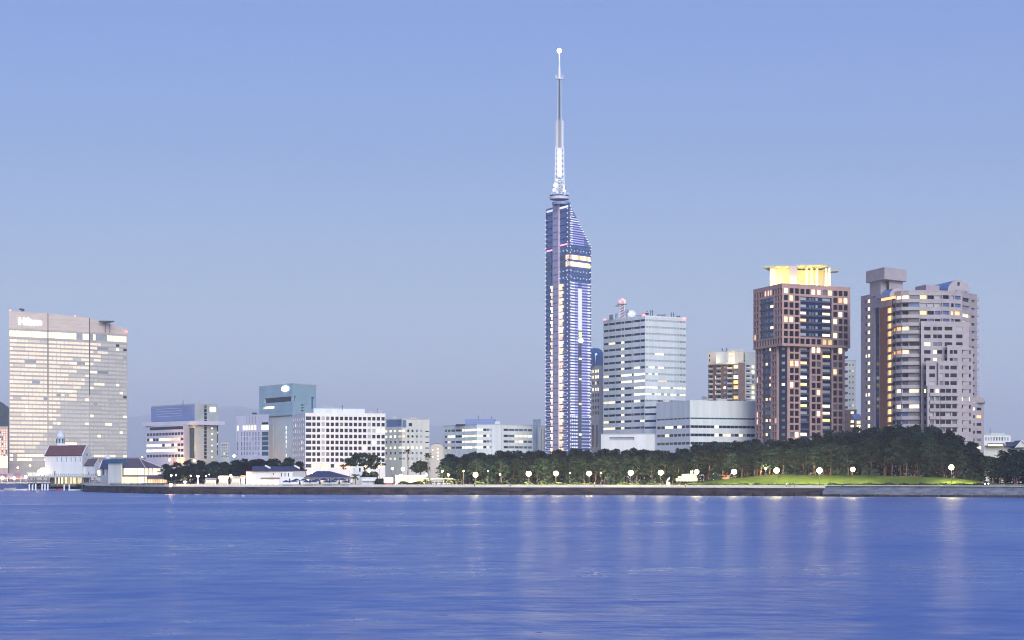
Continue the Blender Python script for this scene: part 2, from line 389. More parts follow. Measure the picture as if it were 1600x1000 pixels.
for i in range(len(xs) - 1):
    x0, x1 = xs[i], xs[i + 1]; a, c = wall_y(x0), wall_y(x1)
    b.face([(x0, a + .9, 3.2), (x1, c + .9, 3.2), (x1, c + 11, 3.25), (x0, a + 11, 3.25)], 'paving')
    b.face([(x0, a + 11, 3.2), (x1, c + 11, 3.2), (x1, c + 11, 3.95), (x0, a + 11, 3.95)], 'coping')
struct('promenade', b)
# sea wall, two kinds, each a thing with a coping
def seawall(pxs, label, m, slope, top, lo):
    pts = [P2(p, wall_d(p)) for p in pxs]
    mid = pts[len(pts) // 2]; base = Vector((mid.x, mid.y, 0)); t = thing('sea_wall', label, 'sea wall', base, 'sea walls along the shore')
    b = MB(); c = MB(); w = MB()
    for a, e in zip(pts[:-1], pts[1:]):
        k = max(1, int((e - a).length / 5))
        for q in range(k):
            p0 = a + (e - a) * (q / k); p1 = a + (e - a) * ((q + 1) / k); n = Vector((p1.y - p0.y, -(p1.x - p0.x))).normalized(); g = (p1 - p0).normalized() * .05
            b.prism([p0 - n * .9, p1 - n * .9 - g, p1 + n * slope - g, p0 + n * slope], -1.5, [top, top, lo, lo], m)
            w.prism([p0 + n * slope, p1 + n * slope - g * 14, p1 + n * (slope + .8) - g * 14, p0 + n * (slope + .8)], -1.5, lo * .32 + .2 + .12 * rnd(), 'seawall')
            c.prism([p0 - n * .95, p1 - n * .95, p1 + n * (.12 if lo > 2 else .3), p0 + n * (.12 if lo > 2 else .3)], top + .003, top + .3, 'coping')
    part('block_wall', b, t, base=base); part('coping', c, t, base=base); part('foot', w, t, base=base)
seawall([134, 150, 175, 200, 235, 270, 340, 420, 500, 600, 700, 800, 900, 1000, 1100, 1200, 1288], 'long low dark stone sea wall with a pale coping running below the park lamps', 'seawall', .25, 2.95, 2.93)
seawall([1289, 1350, 1420, 1500, 1600, 1690], 'pale sloping stone revetment at the right end of the shore with a dark wet foot', 'revetment', 2.6, 3.7, 1.7)
# hills
def ridge(pts, d, dep, m):
    b = MB()
    for (p0, y0), (p1, y1) in zip(pts[:-1], pts[1:]):
        k = 6
        for q in range(k):
            f0, f1 = q / k, (q + 1) / k; a, c = p0 + (p1 - p0) * f0, p0 + (p1 - p0) * f1
            za = Z(y0 + (y1 - y0) * f0 + math.sin(a * .9) * .5, d); zc = Z(y0 + (y1 - y0) * f1 + math.sin(c * .9) * .5, d)
            A, B_ = P2(a, d), P2(c, d); A0, B0 = A + Vector((0, -dep)), B_ + Vector((0, -dep)); A2, B2 = A + Vector((0, dep)), B_ + Vector((0, dep))
            b.face([(A0.x, A0.y, 0), (B0.x, B0.y, 0), (B_.x, B_.y, zc), (A.x, A.y, za)], m); b.face([(A.x, A.y, za), (B_.x, B_.y, zc), (B2.x, B2.y, 0), (A2.x, A2.y, 0)], m)
    return b
struct('distant_hills', ridge([(150, 700), (200, 652), (260, 645), (330, 637), (372, 634), (410, 641), (470, 650), (560, 648), (640, 660), (700, 668), (760, 690), (820, 715)], 33000, 1500, 'hill_forest'))
struct('near_hill', ridge([(-120, 640), (-60, 612), (-20, 618), (2, 628), (13, 636), (20, 650), (34, 690), (60, 730)], 3600, 300, 'hill_forest'))

# ---------------------------------------------------------------- lettering
def text_part(name, txt, height, f, u, z, out, m, parent, base):
    cu = bpy.data.curves.new('lettering', 'FONT'); cu.body = txt; cu.size = height * 1.35; cu.extrude = .12; cu.align_x = 'CENTER'; cu.align_y = 'CENTER'; cu.offset = .12
    tmp = link(bpy.data.objects.new('tmp', cu)); dg = bpy.context.evaluated_depsgraph_get(); dg.update()
    me = bpy.data.meshes.new_from_object(tmp.evaluated_get(dg)); bpy.data.objects.remove(tmp); me.materials.clear(); me.materials.append(MATS[m])
    R = Matrix(((f.t.x, 0, f.n.x), (f.t.y, 0, f.n.y), (0, 1, 0))).to_4x4(); p = f.pt(u, z, out) - base
    me.transform(Matrix.Translation(p) @ R); o = link(bpy.data.objects.new(name, me)); o.parent = parent; return o
def aerials(lst, label, group=None):
    # lst: (px, pytop, d, zbase, radius)
    for px, py, d, z0, r in lst:
        b = MB(); x = X(px, d); b.tube((x, d, z0), (x, d, Z(py, d)), r, r * .6, 'dark_metal', 5)
        b.tube((x - .5, d, Z(py, d) - 1), (x + .5, d, Z(py, d) - 1), r * .6, r * .6, 'dark_metal', 4)
        single('roof_aerial', b, label, 'aerial', (x, d, z0), 'roof aerials')

# ================================================================ A  hotel, wide curved slab on the left
A = Bld('hotel_tower', 'broad curved beige hotel slab with many lit floors and glowing lettering at its top left', 105, 1780)
pth = [P2(14, 1745), P2(75, 1766), P2(140, 1792), P2(199, 1824)]
fa = [Face(pth[i], pth[i + 1]) for i in range(3)]
zt = Z(513, 1745); ops = {0: [], 1: [], 2: []}
# glowing top-floor row
z0r, z1r = Z(525.5, 1745), Z(516, 1745)
for fi, (a, c, n) in enumerate(((14.6, 74.4, 12), (75.8, 139, 13), (141, 198, 13))):
    for k in range(n):
        p0, p1 = a + (c - a) * k / n, a + (c - a) * (k + .93) / n
        m = pick((7 if fi == 0 else 4, 'hotel_room'), (2, 'warm_room'), (0 if fi == 0 else 3, 'pale_glass'))
        if fi == 1 and 2 < k < 6: m = 'white_room'
        f = fa[fi]; ops[fi].append((f.u(p0), f.u(p1), z0r, z1r, m, 'window'))
rows = [531.5 + 6.42 * i for i in range(30)]
for ri, y in enumerate(rows):
    za, zb = Z(y + 2.15, 1745), Z(y - 1.75, 1745)
    for fi, (a, c, n) in enumerate(((15, 74.2, 10), (75.8, 139.3, 10), (140.7, 198.2, 10))):
        f = fa[fi]; k = 0
        while k < n:
            w = random.choice((1, 1, 2, 2, 3)); w = min(w, n - k)
            p0, p1 = a + (c - a) * (k + .04) / n, a + (c - a) * (k + w - .04) / n
            px = (p0 + p1) / 2
            hot = max(0, 1 - (px - 14) / 110) * max(0, 1 - ri / 21)
            if ri < 2: hot = .9 if px < 100 else .1
            x = rnd()
            m = 'hotel_dim' if px + ri * 4.4 + rr(-14, 14) < 165 else 'hotel_glass'
            if x < .10 * hot + .035: m = 'hotel_room'
            elif x < .10 * hot + .065 and w == 1: m = 'warm_room'
            elif x > .985 - (.03 if ri > 17 else 0): m = 'dark_glass' if w == 1 else 'hotel_glass'
            elif x > .965: m = 'pale_glass'
            if ri > 27: m = pick((2, 'warm_room'), (2, 'dim_room'), (2, 'hotel_glass'), (1, 'pink_room'))
            ops[fi].append((f.u(p0), f.u(p1), za, zb, m, 'window')); k += w
for i in range(3): A.facade(fa[i], 3.2, zt, ops[i], 'hotel_spandrel', .25)
zc = [Z(486, 1745), Z(489.5, 1766), Z(497, 1792), Z(513.5, 1824)]
pb_ = MB(); bk = [p + Vector((-5.2, 24)) for p in pth]
for i in range(3):
    a, c, e, g = pth[i], pth[i + 1], bk[i + 1], bk[i]
    pb_.face([(a.x, a.y, zt), (c.x, c.y, zt), (c.x, c.y, zc[i + 1]), (a.x, a.y, zc[i])], 'hotel_parapet')
    pb_.face([(a.x, a.y, zc[i]), (c.x, c.y, zc[i + 1]), (e.x, e.y, zc[i + 1]), (g.x, g.y, zc[i])], 'hotel_parapet')
    pb_.face([(e.x, e.y, 3), (g.x, g.y, 3), (g.x, g.y, zc[i]), (e.x, e.y, zc[i + 1])], 'hotel_parapet')
for p, q, z in ((pth[0], bk[0], zc[0]), (pth[3], bk[3], zc[3])): pb_.face([(p.x, p.y, 3), (q.x, q.y, 3), (q.x, q.y, z), (p.x, p.y, z)], 'hotel_beige')
A.part('parapet', pb_)
for i, z in ((1, zc[1]), (2, zc[2])):
    b = MB(); p = pth[i]; b.box((p.x, p.y - .1, (z + 60) / 2 + 10), (1, 0), .55, .5, z - 60 - 20, 'dark_metal'); A.part('joint', b)
text_part('sign_letters', 'Hilton', 6.2, fa[0], fa[0].u(47), fa[0].z(503, 47), .4, 'sign_white', A.root, A.base)
for fi in range(3):
    for k in range(4):
        b = A.slab(fa[fi], .3, fa[fi].L - .3, zt + 1.6 + k * 3.2, zt + 1.8 + k * 3.2, .12, 'hotel_beige')
        if zt + 2 + k * 3.2 < min(zc[fi], zc[fi + 1]) - 1: A.part('ledge', b)
A.finish()
for px, py, w in ((35, 484.5, 3.2), (168, 503.5, 12)):
    d = 1800; x = X(px, d); b = MB(); hw = w * d / F
    b.prism([(x - hw, d - 5), (x + hw, d - 5), (x + hw * .2, d + 6), (x - hw * .4, d + 6)], Z(py, d) - .2, Z(py, d) + 1.0, 'dark_metal')
    for o_ in (-.3, .3): b.tube((x + hw * o_, d, Z(py + 6, d) - 6), (x + hw * o_, d, Z(py, d)), .3, .3, 'dark_metal')
    single('roof_canopy', b, 'small dark canopy on the left part of the hotel roof' if px < 100 else 'wide dark winged canopy on the sloping right part of the hotel roof', 'canopy', (x, d, Z(py, d)))
beacon(16, 485, 1750, zc[0], 'red light at the left top corner of the beige hotel'); beacon(117, 494, 1785, zc[2], 'red light midway along the beige hotel roofline')
beacon(198, 518.5, 1822, zc[3] - 3, 'red light at the right top corner of the beige hotel')

# ================================================================ orange-lit block at the left edge
B_ = Bld('shopping_block', 'orange lit brown block cut by the left edge beside the beige hotel', 2, 1690)
path = [P2(-60, 1700), P2(12.5, 1680)]
f = Face(*path); ops = []
for y in np.arange(672, 712, 3.6):
    for p in np.arange(-20, 12, 3.2): ops.append((f.u(p), f.u(p + 2.2), Z(y + 1.2, 1680), Z(y - 1.2, 1680), pick((3, 'orange_room'), (3, 'pink_room'), (2, 'warm_room'), (1, 'grey_glass')), 'window'))
B_.shell(path, 3.2, Z(667, 1680), 'pink_wall', {0: ops}, 25)
B_.proud(f, (f.u(-12), f.u(12), Z(731, 1680), Z(713, 1680), 'warm_room', 'window')); B_.finish()

# ================================================================ B  office with blue louvred penthouse and flat slab
B1 = Bld('police_office', 'grey office block with blue louvred top, wide flat slab eave and small lit sign', 300, 1290)
Lb, Cb, Rb = P2(237, 1325), P2(305, 1280), P2(341, 1298)
f0, f1 = Face(Lb, Cb), Face(Cb, Rb)
o0 = [f0.op(288, 304, 669, 716, 'teal_glass')]
o1 = [f1.op(319, 323.5, y - 2.6, y + 2.2, 'dark_glass' if y > 640 else 'grey_glass') for y in np.arange(636, 716, 5.6)]
o1 += [f1.op(339.0, 341.5, a, c, m) for a, c, m in ((664, 674, 'dark_glass'), (675, 677, 'warm_room'), (678, 692, 'dark_glass'), (693, 694.5, 'white_room'), (695, 701, 'dark_glass'), (703, 711, 'dark_glass'))]
B1.shell([Lb, Cb, Rb], 3.2, Z(631.5, 1280), 'grey_concrete', {0: o0, 1: o1})
b = B1.slab(f0, .2, f0.L - .2, Z(656, 1280), Z(632.5, 1280), .5, 'blue_louvre'); B1.part('louvre_screen', b)
for y in (637, 641, 645, 649): B1.part('louvre', B1.slab(f0, f0.L * .13, f0.L * .72, Z(y + .35, 1285), Z(y - .35, 1285), .75, 'lavender_panel'))
B1.proud(f1, f1.op(328, 336.5, 637, 642.5, 'sign_white', 'lit_sign'), .3)
for y in (669, 678, 687, 696, 705, 714): B1.proud(f1, f1.op(330, 332.2, y - .7, y + .7, 'cool_room', 'lamp'), .15)
lw = [P2(228, 1318), P2(287, 1277)]; fw = Face(*lw); ops = []
for y, st in ((677.5, 0), (686, 1), (695, 2), (703.5, 3), (712, 0)):
    for k in range(12):
        p0 = 228.8 + k * 4.8; m = 'navy_glass'
        if st == 1 and k in (1, 4, 5, 6, 7): m = 'warm_room'
        if st == 2 and k in (0, 1, 2, 3, 4, 6, 7, 9): m = 'white_room'
        if st == 3 and k < 10: m = 'white_room'
        if st == 1 and k in (8, 9, 10): m = 'dim_room'
        ops.append(fw.op(p0, p0 + 4.74, y - 2.3, y + 1.9, m, ref=287))
ops.append((fw.u(233), fw.u(286), Z(670.5, 1277), Z(665.5, 1277), 'dark_glass', 'window'))
B1.shell(lw, 3.2, Z(664.5, 1277), 'lavender_panel', {0: ops}, [P2(300, 1290), P2(240, 1335)], roofname='wing_roof')
b = MB(); b.prism([P2(222.5, 1318), P2(305, 1276), P2(351, 1294), P2(268, 1342)], Z(663.6, 1280), Z(657.6, 1280), 'lavender_panel', 'grey_concrete'); B1.part('slab_eave', b)
b = MB(); x = X(286, 1290); b.tube((x, 1290, Z(632, 1280)), (x, 1290, Z(625, 1290)), .25, .12, 'dark_metal'); B1.part('aerial', b)
B1.finish()
Bq = Bld('low_block', 'small pale lattice-windowed block low behind the pines right of the slab-eaved office', 351, 1400)
f = Face(P2(345, 1400), P2(358.5, 1405)); Bq.shell([f.a, f.b], 3.2, Z(691, 1400), 'pale_concrete', {0: [f.op(p, p + 2, y, y + 2.4, pick((3, 'pale_glass'), (2, 'grey_glass'), (1, 'warm_room'))) for p in (346.4, 349.6, 352.8, 355.8) for y in (694, 698.5, 703, 707.5, 712)]}, 12); Bq.finish()

# ================================================================ C  teal block with square hole
Ct = Bld('broadcast_office', 'teal glass office block with a dark slot and round glowing sign over pale lower wings', 432, 1200)
L1, C1, R1 = P2(405, 1232), P2(457, 1190), P2(494, 1214)
f0, f1 = Face(L1, C1), Face(C1, R1); zlo = Z(648.5, 1190)
o0 = [(f0.u(413), f0.L - .6, Z(627, 1190), Z(619, 1190), 'dark_glass', 'slot'), f0.op(411, 428.5, 635, 638.8, 'warm_room')]
o1 = [(.6, f1.u(463), Z(627, 1190), Z(619, 1190), 'grey_glass', 'slot')] + [f1.op(470.5, 476, y, y + 1.8, 'dark_glass') for y in (632, 636.5, 641)] + [f1.op(486.5, 492, 620, 640, 'blue_glass')]
Ct.shell([L1, C1, R1], zlo, Z(600, 1190), 'teal_panel', {0: o0, 1: o1}, depth=1.2)
b = MB(); p = f0.pt(f0.u(446), Z(607.5, 1200), .3); b.lathe((0, 0, 0), [(0, -.2), (2.6, -.2), (2.6, .2), (0, .2)], 'sign_white', 20)
ang = math.atan2(f0.n.y, f0.n.x); b.v = [tuple(Matrix.Rotation(ang, 3, 'Z') @ (Matrix.Rotation(math.pi / 2, 3, 'Y') @ Vector((v[0] * .62, v[1] * 1.9, v[2]))) + p) for v in b.v]
Ct.part('lit_sign', b)
for y in (605, 613, 632, 642): Ct.part('panel_seam', Ct.slab(f0, .3, f0.L - .3, Z(y + .12, 1195), Z(y - .12, 1195), .05, 'blue_louvre'))
Lm, Cm, Rm = P2(419, 1224), P2(457.5, 1192), P2(482, 1208)
fm = Face(Lm, Cm); om = []
for px, m in ((428, 'pale_glass'), (447, 'cool_room')):
    for y in np.arange(666, 714, 7.2): om.append(fm.op(px - .6, px + .6, y, y + 5, m if rnd() < .8 else 'pale_glass'))
Ct.shell([Lm, Cm, Rm], 3.2, zlo - .6, 'pale_teal', {0: om}, roofname='wing_roof', rh=.4)
Lc, Rc = P2(369, 1218), P2(420, 1196); fc = Face(Lc, Rc); oc = []
zl0, zl1 = fc.z(672, 395), fc.z(664.5, 395)
for a, c in ((370, 373), (379, 382.2), (383.4, 386.8), (388, 391.3), (392.5, 395.8), (397, 400.3)): oc.append((fc.u(a), fc.u(c), zl0, zl1, 'white_room', 'window'))
oc.append((fc.u(408.5), fc.u(419.3), zl0, zl1, 'white_room', 'window')); oc.append((fc.u(408.5), fc.u(419.3), zl1 + .2, zl1 + 1.6, 'dark_glass', 'window'))
for px in (370, 376.3, 380.3, 384.7, 389.2, 394, 398.5, 403.2):
    for y, h_ in ((675, 6), (682.5, 6), (690, 6), (697.5, 6), (706, 5)): oc.append(fc.op(px, px + 2.0, y, y + h_, pick((3, 'grey_glass'), (2, 'blue_glass'), (1, 'pale_glass')), ref=395))
for y in (675, 682.5, 690, 697.5, 706): oc.append(fc.op(408.5, 419.3, y, y + 6.2, 'teal_glass', ref=395))
for px in (384.7, 389.2, 394, 398.5): oc.append(fc.op(px, px + 1.2, 651, 662, 'grey_glass', ref=395))
Ct.shell([Lc, Rc], 3.2, fc.z(648.5, 395), 'lavender_panel', {0: oc}, 12, roofname='wing_roof', rh=.3)
b = MB(); b.box((X(396, 1208), 1212, fc.z(648, 395) + .9), (1, 0), 2.6, 2, 1, 'dark_metal'); Ct.part('roof_plant', b); Ct.finish()

# ================================================================ D  white office with square windows
D = Bld('grid_office', 'white office block with a grid of dark square windows and pink lit left end', 530, 1055)
Ld, Cd, Rd = P2(456.5, 1082), P2(477, 1050), P2(602, 1062)
f0, f1 = Face(Ld, Cd), Face(Cd, Rd); ys = [653.3, 662.6, 672.1, 681.5, 690.9, 700.1, 709.3, 718.5, 727.7]
o0, o1 = [], []
for ri, y in enumerate(ys):
    for k in range(6): o0.append((f0.u(457.8 + 3.2 * k), f0.u(459.4 + 3.2 * k), Z(y + 3, 1050), Z(y - 3, 1050), pick((5, 'pale_glass'), (3, 'grey_glass'), (.6, 'pink_room')), 'window'))
    o1.append((f1.u(477.8), f1.u(486.5), Z(y + 2.9, 1050), Z(y - 2.7, 1050), 'navy_glass', 'window'))
    for k in range(16):
        px = 490.6 + 7.2 * k
        m = 'dark_glass' if rnd() < .8 else 'navy_glass'
        if k in (2,) or (k == 12 and rnd() < .8): m = 'pale_glass'
        elif rnd() < .05: m = 'grey_glass'
        if ri == 2 and k > 12: m = 'cool_room' if k > 13 else 'pale_glass'
        if ri in (3, 4, 5) and k in (11, 13) and rnd() < .5: m = 'dim_room'
        if ri == 8: m = pick((1, 'orange_room'), (2, 'dim_room'), (3, 'navy_glass'))
        o1.append((f1.u(px - 2.55), f1.u(px + 2.55), Z(y + 2.9, 1050), Z(y - 2.7, 1050), m, 'window'))
D.shell([Ld, Cd, Rd], 3.2, Z(646.5, 1050), 'white_panel', {0: o0, 1: o1}, depth=.5, roof='white_panel')
b = MB(); b.prism([P2(490, 1064), P2(570, 1072), P2(566, 1085), P2(487, 1078)], Z(647, 1050), Z(638.3, 1066), 'cool_panel', 'grey_concrete'); D.part('penthouse', b)
for p0, p1, hh in ((577, 583, 1.6), (588, 596, 2.2), (500, 520, 1.2)):
    b = MB(); zz0 = Z(646.5, 1050) + .5 if p0 > 560 else Z(638.3, 1066); b.prism([P2(p0, 1072), P2(p1, 1072), P2(p1, 1077), P2(p0, 1077)], zz0, zz0 + hh, 'grey_metal'); D.part('roof_plant', b)
D.finish(); aerials([(535, 632, 1066, Z(640, 1066), .14), (590, 637, 1066, Z(646, 1060), .12)], 'thin aerial on the roof of the white office with square windows', 0)

# ================================================================ E  pale grey office right of D
E_ = Bld('grey_office', 'pale grey office block with punched windows and blue glass upper corner', 640, 1085)
pe = [P2(600, 1098), P2(628, 1082), P2(671, 1090)]; f0, f1 = Face(pe[0], pe[1]), Face(pe[1], pe[2]); o0, o1 = [f0.op(603, 627.5, 656.5, 667, 'blue_glass')], [f1.op(628.6, 635, 656.5, 668, 'blue_glass'), f1.op(638.6, 644.2, 661, 666, 'navy_glass')]
for ri, y in enumerate((673, 681.8, 690.5, 699.2, 707.9, 716.6)):
    L = ri in (0, 1, 3)
    for px in (603.4, 610.2, 617): o0.append(f0.op(px - 1.6, px + 1.6, y - 1.8, y + 1.8, pick((4, 'white_room'), (1, 'cool_room')) if L else ('dim_room' if ri == 5 else 'dark_glass'), ref=628))
    o1.append(f1.op(629, 632.6, y - 1.4, y + 1.4, 'yellow_room' if ri == 1 else ('white_room' if L else 'grey_glass'), ref=632)); o0.append(f0.op(622.5, 627.6, y - 1.4, y + 1.4, 'yellow_room' if ri == 1 else ('white_room' if L else 'grey_glass'), ref=628))
    for px in (638, 644.6, 651.4, 658.2): o1.append(f1.op(px - 1.6, px + 1.6, y - 1.8, y + 1.8, 'white_room' if ri == 3 else (pick((3, 'pale_glass'), (2, 'grey_glass')) if px > 640 + 8 * (ri < 2) else 'dark_glass'), ref=632))
    o1.append(f1.op(664.5, 670.4, y - .2, y + 1.4, 'dark_glass', ref=632))
E_.shell(pe, 3.2, Z(655.5, 1082), 'pale_concrete', {0: o0, 1: o1})
for p0, p1, hh in ((612, 620, 1.6), (640, 652, 1.3)):
    b = MB(); b.prism([P2(p0, 1096), P2(p1, 1096), P2(p1, 1100), P2(p0, 1100)], Z(655.5, 1082) + .5, Z(655.5, 1082) + .5 + hh, 'grey_metal'); E_.part('roof_plant', b)
E_.finish()
# F  small curved-gable block with a column of lamps
Fb = Bld('gabled_block', 'small beige round-gabled block with one column of lit windows between two offices', 683, 1165)
pf = [P2(672.5, 1165), P2(693, 1165)]; ff = Face(*pf)
ops = [ff.op(682.8, 685.4, y - 1.1, y + 1.1, 'white_room') for y in (701.7, 707, 712.2, 717.4)] + [ff.op(675, 677.5, y - 1.2, y + 1.2, 'dim_room') for y in (703, 708.5, 714)]
Fb.facade(ff, 3.2, Z(698, 1165), ops, 'cream_wall'); b = MB(); cen = (pf[0] + pf[1]) / 2; hw = ff.L / 2; zt_ = Z(698, 1165)
arc = [(hw * math.cos(math.pi * i / 10), Z(693.5, 1165) - zt_) for i in range(11)]; pts = [(cen.x - hw * math.cos(math.pi * i / 10), zt_ + (Z(693.3, 1165) - zt_) * math.sin(math.pi * i / 10)) for i in range(11)]
b.face([(x, 1165, z) for x, z in pts], 'cream_wall'); Fb.part('gable', b); b = MB()
for (x0, z0), (x1, z1) in zip(pts[:-1], pts[1:]): b.face([(x0, 1164.6, z0 + .15), (x1, 1164.6, z1 + .15), (x1, 1185, z1 + .15), (x0, 1185, z0 + .15)], 'navy_roof')
Fb.part('roof', b); b = MB()
for x in (pf[0].x, pf[1].x): b.face([(x, 1165, 3.2), (x, 1185, 3.2), (x, 1185, zt_), (x, 1165, zt_)], 'cream_wall')
Fb.part('side_wall', b); Fb.finish()

# ================================================================ G  long low office
G = Bld('long_low_office', 'long low grey-blue office with four window bands behind the centre pines', 763, 1150)
pg = [P2(693, 1172), P2(745, 1142), P2(781, 1140), P2(833, 1156)]; fs = [Face(pg[i], pg[i + 1]) for i in range(3)]; ops = {0: [], 1: [], 2: []}
for ri, y in enumerate((671.4, 680.8, 689.6, 698.6)):
    za, zb = Z(y + 1.9, 1142), Z(y - 1.6, 1142)
    def seg(fi, a, c, m): ops[fi].append((fs[fi].u(a), fs[fi].u(c), za, zb, m, 'window'))
    seg(0, 694, 699, 'grey_glass'); seg(0, 699.3, 704, ['grey_glass', 'white_room', 'dim_room', 'dim_room'][ri]); seg(0, 704.3, 711, ['grey_glass', 'white_room', 'grey_glass', 'grey_glass'][ri]); seg(0, 711.3, 721.5, 'dark_glass')
    for a in np.arange(722, 744, 4): seg(0, a, min(a + 3.6, 744.6), 'white_room' if a > 722 or ri else 'warm_room')
    for a in (745.6, 750.2): seg(1, a, a + 4.2, 'white_room')
    seg(1, 755, 760, 'dark_glass'); seg(1, 760.3, 764.5, ['grey_glass', 'dim_room', 'grey_glass', 'dim_room'][ri]); seg(1, 764.8, 768, 'pale_glass')
    seg(2, 787, 794, 'dark_glass'); seg(2, 794.3, 804, 'grey_glass')
    for k, a in enumerate((804.4, 811, 818, 825)): seg(2, a, a + 6.4, ['grey_glass', 'warm_room', 'pink_room', 'grey_glass'][ri] if k < (4 if ri == 1 else 2) else 'grey_glass')
G.shell(pg, 3.2, Z(664.3, 1142), 'cool_panel', ops, 30)
b = MB(); b.prism([P2(727, 1152), P2(773, 1148), P2(775, 1165), P2(729, 1168)], Z(664, 1142), Z(655, 1150), 'blue_louvre', 'grey_concrete'); b.prism([P2(773.3, 1150), P2(781.5, 1150), P2(782, 1165), P2(775.3, 1165)], Z(664, 1142), Z(658.5, 1150), 'lavender_panel'); G.part('penthouse', b)
b = MB(); b.prism([P2(712, 1155), P2(726.7, 1152), P2(727, 1158), P2(713, 1160)], Z(664, 1142), Z(662.5, 1150), 'dark_metal'); G.part('roof_plant', b)
for px in (768, 783): b = G.slab(fs[1] if px < 781 else fs[2], fs[1].u(px) if px < 781 else fs[2].u(px), (fs[1].u(px) if px < 781 else fs[2].u(px)) + .5, 4, Z(665, 1142), .25, 'lavender_panel'); G.part('pilaster', b)
G.finish(); aerials([(748, 649, 1155, Z(655, 1150), .12), (768, 650, 1155, Z(656, 1150), .12)], 'thin aerial on the penthouse of the long low office', 0)
# H  plain grey-green twin slabs left of the needle tower
Hh = Bld('plain_block', 'plain grey-green windowless block just left of the tall spired tower', 845, 1230)
f = Face(P2(833, 1232), P2(845, 1226)); Hh.shell([f.a, f.b], 3.2, Z(656.5, 1226), 'pale_teal', {0: [f.op(838, 838.8, 660, 702, 'grey_glass')]}, 14)
f = Face(P2(841, 1222), P2(862, 1226)); Hh.shell([f.a, f.b], 3.2, Z(666.5, 1222), 'pale_concrete', {0: [f.op(845.5, 846.3, 669, 704, 'grey_glass'), f.op(850, 850.8, 669, 704, 'grey_glass')]}, 3.5, roofname='wing_roof'); Hh.finish()

# ================================================================ J  block with round glass top behind the needle tower
J = Bld('glass_topped_block', 'beige block with rounded blue glass crown half hidden behind the tall spired tower', 935, 1190)
pj = [P2(912, 1200), P2(936, 1182), P2(950, 1190)]; f0, f1 = Face(pj[0], pj[1]), Face(pj[1], pj[2]); o0 = []
for ri, y in enumerate((579.5, 588.5, 598, 608, 617, 626, 636, 645)):
    for px in (921.5, 925.3, 929.6, 933.2): o0.append(f0.op(px, px + 2.4, y - 2.4, y + 2.4, 'white_room' if ri < 4 and rnd() < .85 else 'dark_glass', ref=936))
for px in (924.5, 930.5): o0.append(f0.op(px, px + 4, 664, 699, 'grey_glass'))
J.shell(pj, 3.2, Z(572, 1182), 'cream_wall', {0: o0}, roof='grey_concrete')
b = MB(); x = X(930, 1192); b.lathe((x, 1193, Z(572.5, 1182)), [(5.2, 0), (5.2, 6.5), (4.9, 8.6), (3.9, 10.3), (2.2, 11.3), (0, 11.6)], 'blue_glass', 18); J.part('glass_crown', b, smooth=True)
for k in range(10):
    a = math.pi * (1 + k / 9); b = MB(); b.tube((x + 5.25 * math.cos(a), 1193 + 5.25 * math.sin(a), Z(572.4, 1182)), (x + 5.25 * math.cos(a), 1193 + 5.25 * math.sin(a), Z(572.4, 1182) + 6.6), .12, .12, 'dark_metal', 4); J.part('mullion', b)
J.finish()

# ================================================================ K  white office tower with dark bands
K = Bld('banded_tower', 'tall white office tower with dark window bands, aerials and red lights on its roof', 1008, 1110)
pk = [P2(942.5, 1136), P2(1008, 1100), P2(1072, 1117)]; f0, f1 = Face(pk[0], pk[1]), Face(pk[1], pk[2]); o0, o1 = [], []
for ri in range(17):
    y = 500 + 10.42 * ri + .06 * ri; za, zb = Z(y + 1.9, 1100), Z(y - 1.6, 1100)
    segs = [(943, 951), (951.05, 961), (961.05, 970.3), (970.4, 975.3), (975.4, 987), (987.1, 990.2), (990.3, 1000), (1000.05, 1007.6)]
    for k, (a, c) in enumerate(segs):
        m = 'navy_glass'
        if k == 3 and ri > 2: m = 'white_room'
        elif k == 5 and ri > 3: m = 'screen_glass' if ri % 2 else 'navy_glass'
        elif ri in (7, 8, 9, 10, 11, 12) and k in (6, 7): m = 'white_room' if rnd() < .75 else 'navy_glass'
        elif (ri in (8, 10, 12, 15, 16) and k == 0) or (ri in (3, 15, 16) and k == 1 and rnd() < .7): m = 'warm_room'
        elif ri > 5 and rnd() < .08: m = 'white_room'
        o0.append((f0.u(a), f0.u(c), za, zb, m, 'window'))
    if ri < 14:
        for k in range(13):
            a = 1008.8 + 4.85 * k; m = 'screen_glass'
            if ri == 5 and k in (3, 4, 5): m = 'white_room'
            elif ri == 7 and k in (1, 2, 4, 5): m = 'white_room'
            elif ri == 8 and k in (1, 3): m = 'white_room'
            elif ri == 9 and k in (4, 5, 6): m = 'dim_room'
            elif ri in (10, 11) and rnd() < .8: m = 'white_room'
            elif ri in (12, 13): m = 'grey_glass' if rnd() < .7 else 'navy_glass'
            elif k > 10: m = 'pale_glass'
            o1.append((f1.u(a), f1.u(a + 4.4), za + .1, zb - .1, m, 'window'))
K.shell(pk, 3.2, Z(495, 1100), 'cool_panel', {0: o0, 1: o1}, depth=.3, roof='white_panel', rh=.8)
